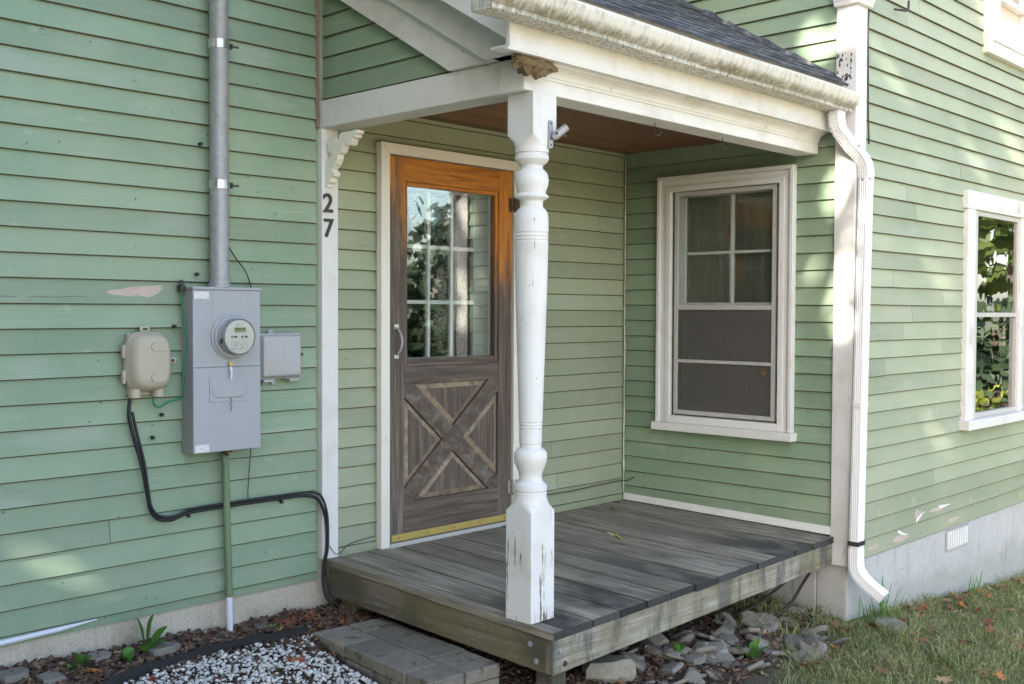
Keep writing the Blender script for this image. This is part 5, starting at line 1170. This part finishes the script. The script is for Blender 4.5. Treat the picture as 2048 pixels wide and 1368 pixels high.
def leaf_mesh(seed, mat):
    rr = random.Random(seed); b = B(); lobes = [(90, 1.0), (68, .42), (45, .85), (25, .38), (2, .80), (-25, .35), (-52, .5), (-75, .22), (-90, .12), (-105, .22), (-128, .5), (-155, .35), (178, .80), (155, .38), (135, .85), (112, .42)]
    c1, c2, ph = rr.uniform(.2, .7), rr.uniform(-.3, .5), rr.uniform(0, 3)
    def zf(x, y): return c1*x*x*0.6+c2*y*y*0.5+0.10*math.sin(4*x+ph)*math.cos(3*y)+0.05*rr.uniform(-1, 1)
    pts = [(r_*math.cos(R(a_))*rr.uniform(.85, 1.1), r_*math.sin(R(a_))*rr.uniform(.85, 1.1)) for a_, r_ in lobes]
    V = [(0, -0.05, 0)]+[(x*.5, y*.5, zf(x*.5, y*.5)) for x, y in pts]+[(x, y, zf(x, y)) for x, y in pts]; n = len(pts); F = []
    for i in range(n):
        j = (i+1) % n; F += [(0, 1+i, 1+j), (1+i, 1+n+i, 1+n+j, 1+j)]
    b.add(V, F); b.tube([(0, -0.05, 0), (0.02, -0.5, 0.03), (0.05, -0.85, 0.10)], 0.018, 4)
    me = mesh('leaf', b, True, 80); me.materials.append(M[mat]); return me
LM = {k: [leaf_mesh(i*7+j, k) for i in range(4)] for j, k in enumerate(('lf_brown', 'lf_tan', 'lf_red', 'lf_orange', 'lf_green', 'lf_olive'))}
def leaf(x, y, z, s, kind, label, group=None, tilt=0.35):
    o = bpy.data.objects.new('fallen_leaf', random.choice(LM[kind])); COL.objects.link(o); o.scale = (s, s, s)
    o.rotation_euler = (random.uniform(-tilt, tilt), random.uniform(-tilt, tilt), random.uniform(0, 6.28)); o.location = (x, y, z+s*0.10); return tag(o, label, 'leaf', group)
o_ = leaf(2.309, -0.777, dz(2.3, -.78)+.010, .066, 'lf_olive', 'curled olive brown leaf in the middle of the deck', tilt=.15); o_.rotation_euler = (0.45, -0.35, 0.8); o_.scale = (.078, .078, .22); o_.location.z += 0.012
leaf(3.02, -0.17, dz(3.0, -.17)+.003, .040, 'lf_brown', 'small brown leaf on the deck second from the inner corner', tilt=.15); leaf(3.22, -0.05, dz(3.2, -.05)+.003, .034, 'lf_brown', 'small brown leaf on the deck right in the inner corner', tilt=.1)
leaf(2.13, -0.46, dz(2.1, -.46)+.003, .030, 'lf_red', 'tiny reddish leaf on the deck just right of the column', tilt=.1); leaf(1.04, -0.055, 0.004, .035, 'lf_tan', 'crumpled tan leaf at the pilaster foot', tilt=.3)
w_ = leaf(3.33, -1.048, 0.845, .034, 'lf_brown', 'dead brown leaf caught on the window screen', tilt=0); w_.rotation_euler = (1.5, 0.2, -1.5); w_.location = (W-0.012, -1.048, 0.88)
desc = {'lf_brown': 'brown', 'lf_tan': 'tan', 'lf_red': 'dark red', 'lf_orange': 'orange'}
for (x, y, k, s, lab) in ((3.757, -1.62, 'lf_orange', .040, 'bright orange leaf on the flat stone under the downspout'), (3.64, -2.14, 'lf_red', .075, 'large dark red leaf on the lawn right of centre'), (4.33, -1.82, 'lf_tan', .07, 'big tan leaf in the grass near the wing foundation'), (-0.35, -0.22, 'lf_orange', .07, 'sunlit orange leaf at the front left of the bed'), (0.55, -0.12, 'lf_green', .055, 'green leaf lying on the mulch right of the white pipe')):
    leaf(x, y, gh(x, y)+.012, s, k, lab)
lawn = [(3.145, -1.62), (3.16, -1.69), (3.654, -1.96), (3.83, -2.35), (2.784, -1.85), (2.653, -1.843), (3.03, -2.26), (3.40, -2.0), (4.53, -1.88), (3.2, -2.4), (2.78, -1.71), (4.8, -1.99), (4.25, -1.9)]
for i in range(100): lawn.append((random.uniform(2.4, 6.2), random.uniform(-3.2, -1.66)))
for i in range(34): lawn.append((3.9+random.random()*2.3, -1.64-0.16*random.random()**2))
for i, (x, y) in enumerate(lawn):
    if x-0.9*y < 4.0: continue
    k = random.choice(('lf_brown', 'lf_tan', 'lf_tan', 'lf_red', 'lf_brown', 'lf_orange')); leaf(x, y, gh(x, y)+.022, random.uniform(.032, .070), k, desc[k]+' fallen leaf among others on the lawn', 'fallen leaves on the lawn', .6)
n = 0
while n < 80:
    if n < 40: x, y = random.uniform(0.55, 1.0), random.uniform(-0.3, -0.02)
    elif n < 60: x, y = random.uniform(1.3, 3.1), random.uniform(-1.65, -1.0)
    else: x, y = random.uniform(-0.7, 0.6), random.uniform(-0.9, -0.05)
    k = random.choice(('lf_brown', 'lf_red', 'lf_brown', 'lf_red', 'lf_tan')) if n < 76 else 'lf_orange'
    zone = 'on the mulch between pilaster and paver step' if n < 40 else ('in the dark under the deck front' if n < 60 else 'in the bed and gravel left of the step')
    leaf(x, y, gh(x, y)+.014, random.uniform(.026, .048), k, desc[k]+' fallen leaf '+zone, 'fallen leaves '+zone, .8); n += 1

# ------------------------------------------------------------------ trees around the yard (they shade the walls and show in the panes)
TARGETS = [((3.339, -1.551, 1.95), .17), ((3.339, -1.553, 1.78), .12), ((3.339, -1.554, 1.58), .10), ((3.339, -1.545, 1.38), .11), ((3.339, -1.55, 1.16), .10), ((3.339, -1.40, 1.50), .11), ((3.339, -1.38, 1.32), .10), ((3.339, -1.33, 2.82), .12), ((3.339, -1.42, 2.72), .11), ((3.339, -1.53, 2.80), .12),
           ((-0.42, 0, .19), .11), ((-0.27, 0, .10), .085), ((-0.27, -0.15, -0.25), .09),
           ((3.85, -D, 2.62), .11), ((4.3, -D, 2.2), .10), ((5.75, -D, 2.5), .13), ((5.4, -D, 3.25), .13), ((5.8, -D, 3.2), .16), ((4.5, -D, 1.5), .11), ((4.6, -D, 0.45), .10), ((4.15, -D, 1.0), .09), ((4.9, -D, 2.45), .11), ((6.3, -D, 1.4), .10), ((5.3, -D, 2.2), .09)]
def crown(name, c, rad, count, leafs, mat, parent, seed, clump=60, tunnels=True):
    r = np.random.default_rng(seed); cl = r.normal(0, 1, (clump, 3)); cl /= np.linalg.norm(cl, axis=1)[:, None]; cl *= r.uniform(.35, 1.0, (clump, 1))**(1/2.2)
    k = r.integers(0, clump, count); p = cl[k]+r.normal(0, .17, (count, 3)); p = p*np.array(rad)+np.array(c)
    if tunnels:
        d = np.array(SUN_D)
        for t, rr in TARGETS:
            q = p-np.array(t); q = q-(q@d)[:, None]*d; p = p[np.linalg.norm(q, axis=1) > rr]
    n = len(p); a = r.normal(0, 1, (n, 3)); a /= np.linalg.norm(a, axis=1)[:, None]; h = r.normal(0, 1, (n, 3)); h = np.cross(a, h); h /= np.linalg.norm(h, axis=1)[:, None]; s = leafs*r.uniform(.6, 1.2, (n, 1))
    V = np.stack([p-a*s*.9, p+h*s*.55-a*s*.1, p+a*s, p-h*s*.55-a*s*.1], 1).reshape(-1, 3); F = np.arange(n*4).reshape(-1, 4)
    me = bpy.data.meshes.new(name); me.vertices.add(len(V)); me.vertices.foreach_set('co', V.ravel().astype(np.float32)); me.loops.add(F.size); me.loops.foreach_set('vertex_index', F.ravel().astype(np.int32)); me.polygons.add(n); me.polygons.foreach_set('loop_start', np.arange(0, F.size, 4, dtype=np.int32)); me.update(calc_edges=True)
    return link(name, me, M[mat], parent)
def tree(name, x, y, h, rad, cz_, count, leafs, mat, label, seed, trunk=0.22, clump=60, tunnels=True):
    e = empty(name, (x, y, gz(x, y)), label, 'tree'); g_ = gz(x, y)
    t = B().tube([(x, y, g_-.2), (x+.05, y, g_+h*.2), (x, y+.08, g_+h*.45), (x+.1, y, g_+h*.85)], [trunk*1.3, trunk, trunk*.75, trunk*.15], 10)
    rr = random.Random(seed)
    for i in range(7):
        a = i*0.9+rr.uniform(-.3, .3); z0 = g_+h*rr.uniform(.3, .6); t.tube([(x, y, z0), (x+math.cos(a)*rad[0]*.4, y+math.sin(a)*rad[1]*.4, z0+h*.10), (x+math.cos(a)*rad[0]*.8, y+math.sin(a)*rad[1]*.8, z0+h*.22)], [trunk*.5, trunk*.3, trunk*.08], 6)
    obj('trunk', t, M['bark'], e, smooth=True); crown('crown', (x, y, g_+cz_), rad, count, leafs, mat, e, seed, clump, tunnels); return e
tree('maple_tree', -9.5, -4.8, 12.5, (3.4, 3.5, 4.9), 7.9, 46000, .17, 'tleaf', 'big maple tree left of the house shading the walls', 1, .26, 420)
#tree('maple_tree', -14.0, -9.5, 12, (3.6, 4.0, 4.6), 7.2, 12000, .20, 'tleaf', 'farther maple tree behind the big one at left', 2, .26, 80)
tree('maple_tree', -8.5, 3.2, 9, (2.6, 3.0, 4.0), 5.0, 16000, .17, 'tleaf', 'unseen maple tree beyond the left end of the house, added to dim that side', 3, .22, 160)  # added out of view to cut the light coming from the left
for i_, y_ in enumerate((-1.2, -3.6, -5.8)):  # unseen hedge added to darken the column's left face
    tree('conifer_tree', -6.3, y_, 4.6, (1.0, 1.4, 2.4), 2.3, 10000, .11, 'conifer', ('unseen evergreen nearest the house, added to shade from the left', 'unseen middle evergreen, added to shade from the left', 'unseen evergreen farthest out, added to shade from the left')[i_], 30+i_, .10, 70)
tree('conifer_tree', 13.5, -12.0, 4.6, (1.7, 1.7, 2.1), 2.5, 9000, .19, 'conifer', 'dark evergreen reflected in the door panes', 4, .14, 60, False)
tree('maple_tree', 19.0, -14.5, 4.2, (2.4, 2.4, 1.5), 2.5, 8000, .20, 'tleaf', 'low rounded tree reflected beside the evergreen', 5, .14, 50, False)
tree('maple_tree', 16.5, -5.2, 9, (3.0, 3.0, 2.6), 5.4, 2600, .22, 'tleaf', 'leafy tree reflected in the wing window upper pane', 6, .2, 70, False)
tree('conifer_tree', 13.2, -4.3, 3.0, (1.6, 2.2, 1.5), 1.3, 7000, .11, 'conifer', 'dark evergreen behind the reflected vine bush', 41, .10, 60, False)
e = empty('vine_bush', (9.6, -3.05, gz(9.6, -3.05)), 'yellow green vine bush reflected in the wing window', 'bush')
crown('foliage', (9.6, -3.05, gz(9.6, -3.05)+0.78), (.95, 1.1, .78), 3400, .060, 'vine', e, 9, 40, False)
obj('stem', B().tube([(9.6, -3.05, gz(9.6, -3.05)-.1), (9.6, -3.0, -0.1)], [.03, .02], 6), M['bark'], e)
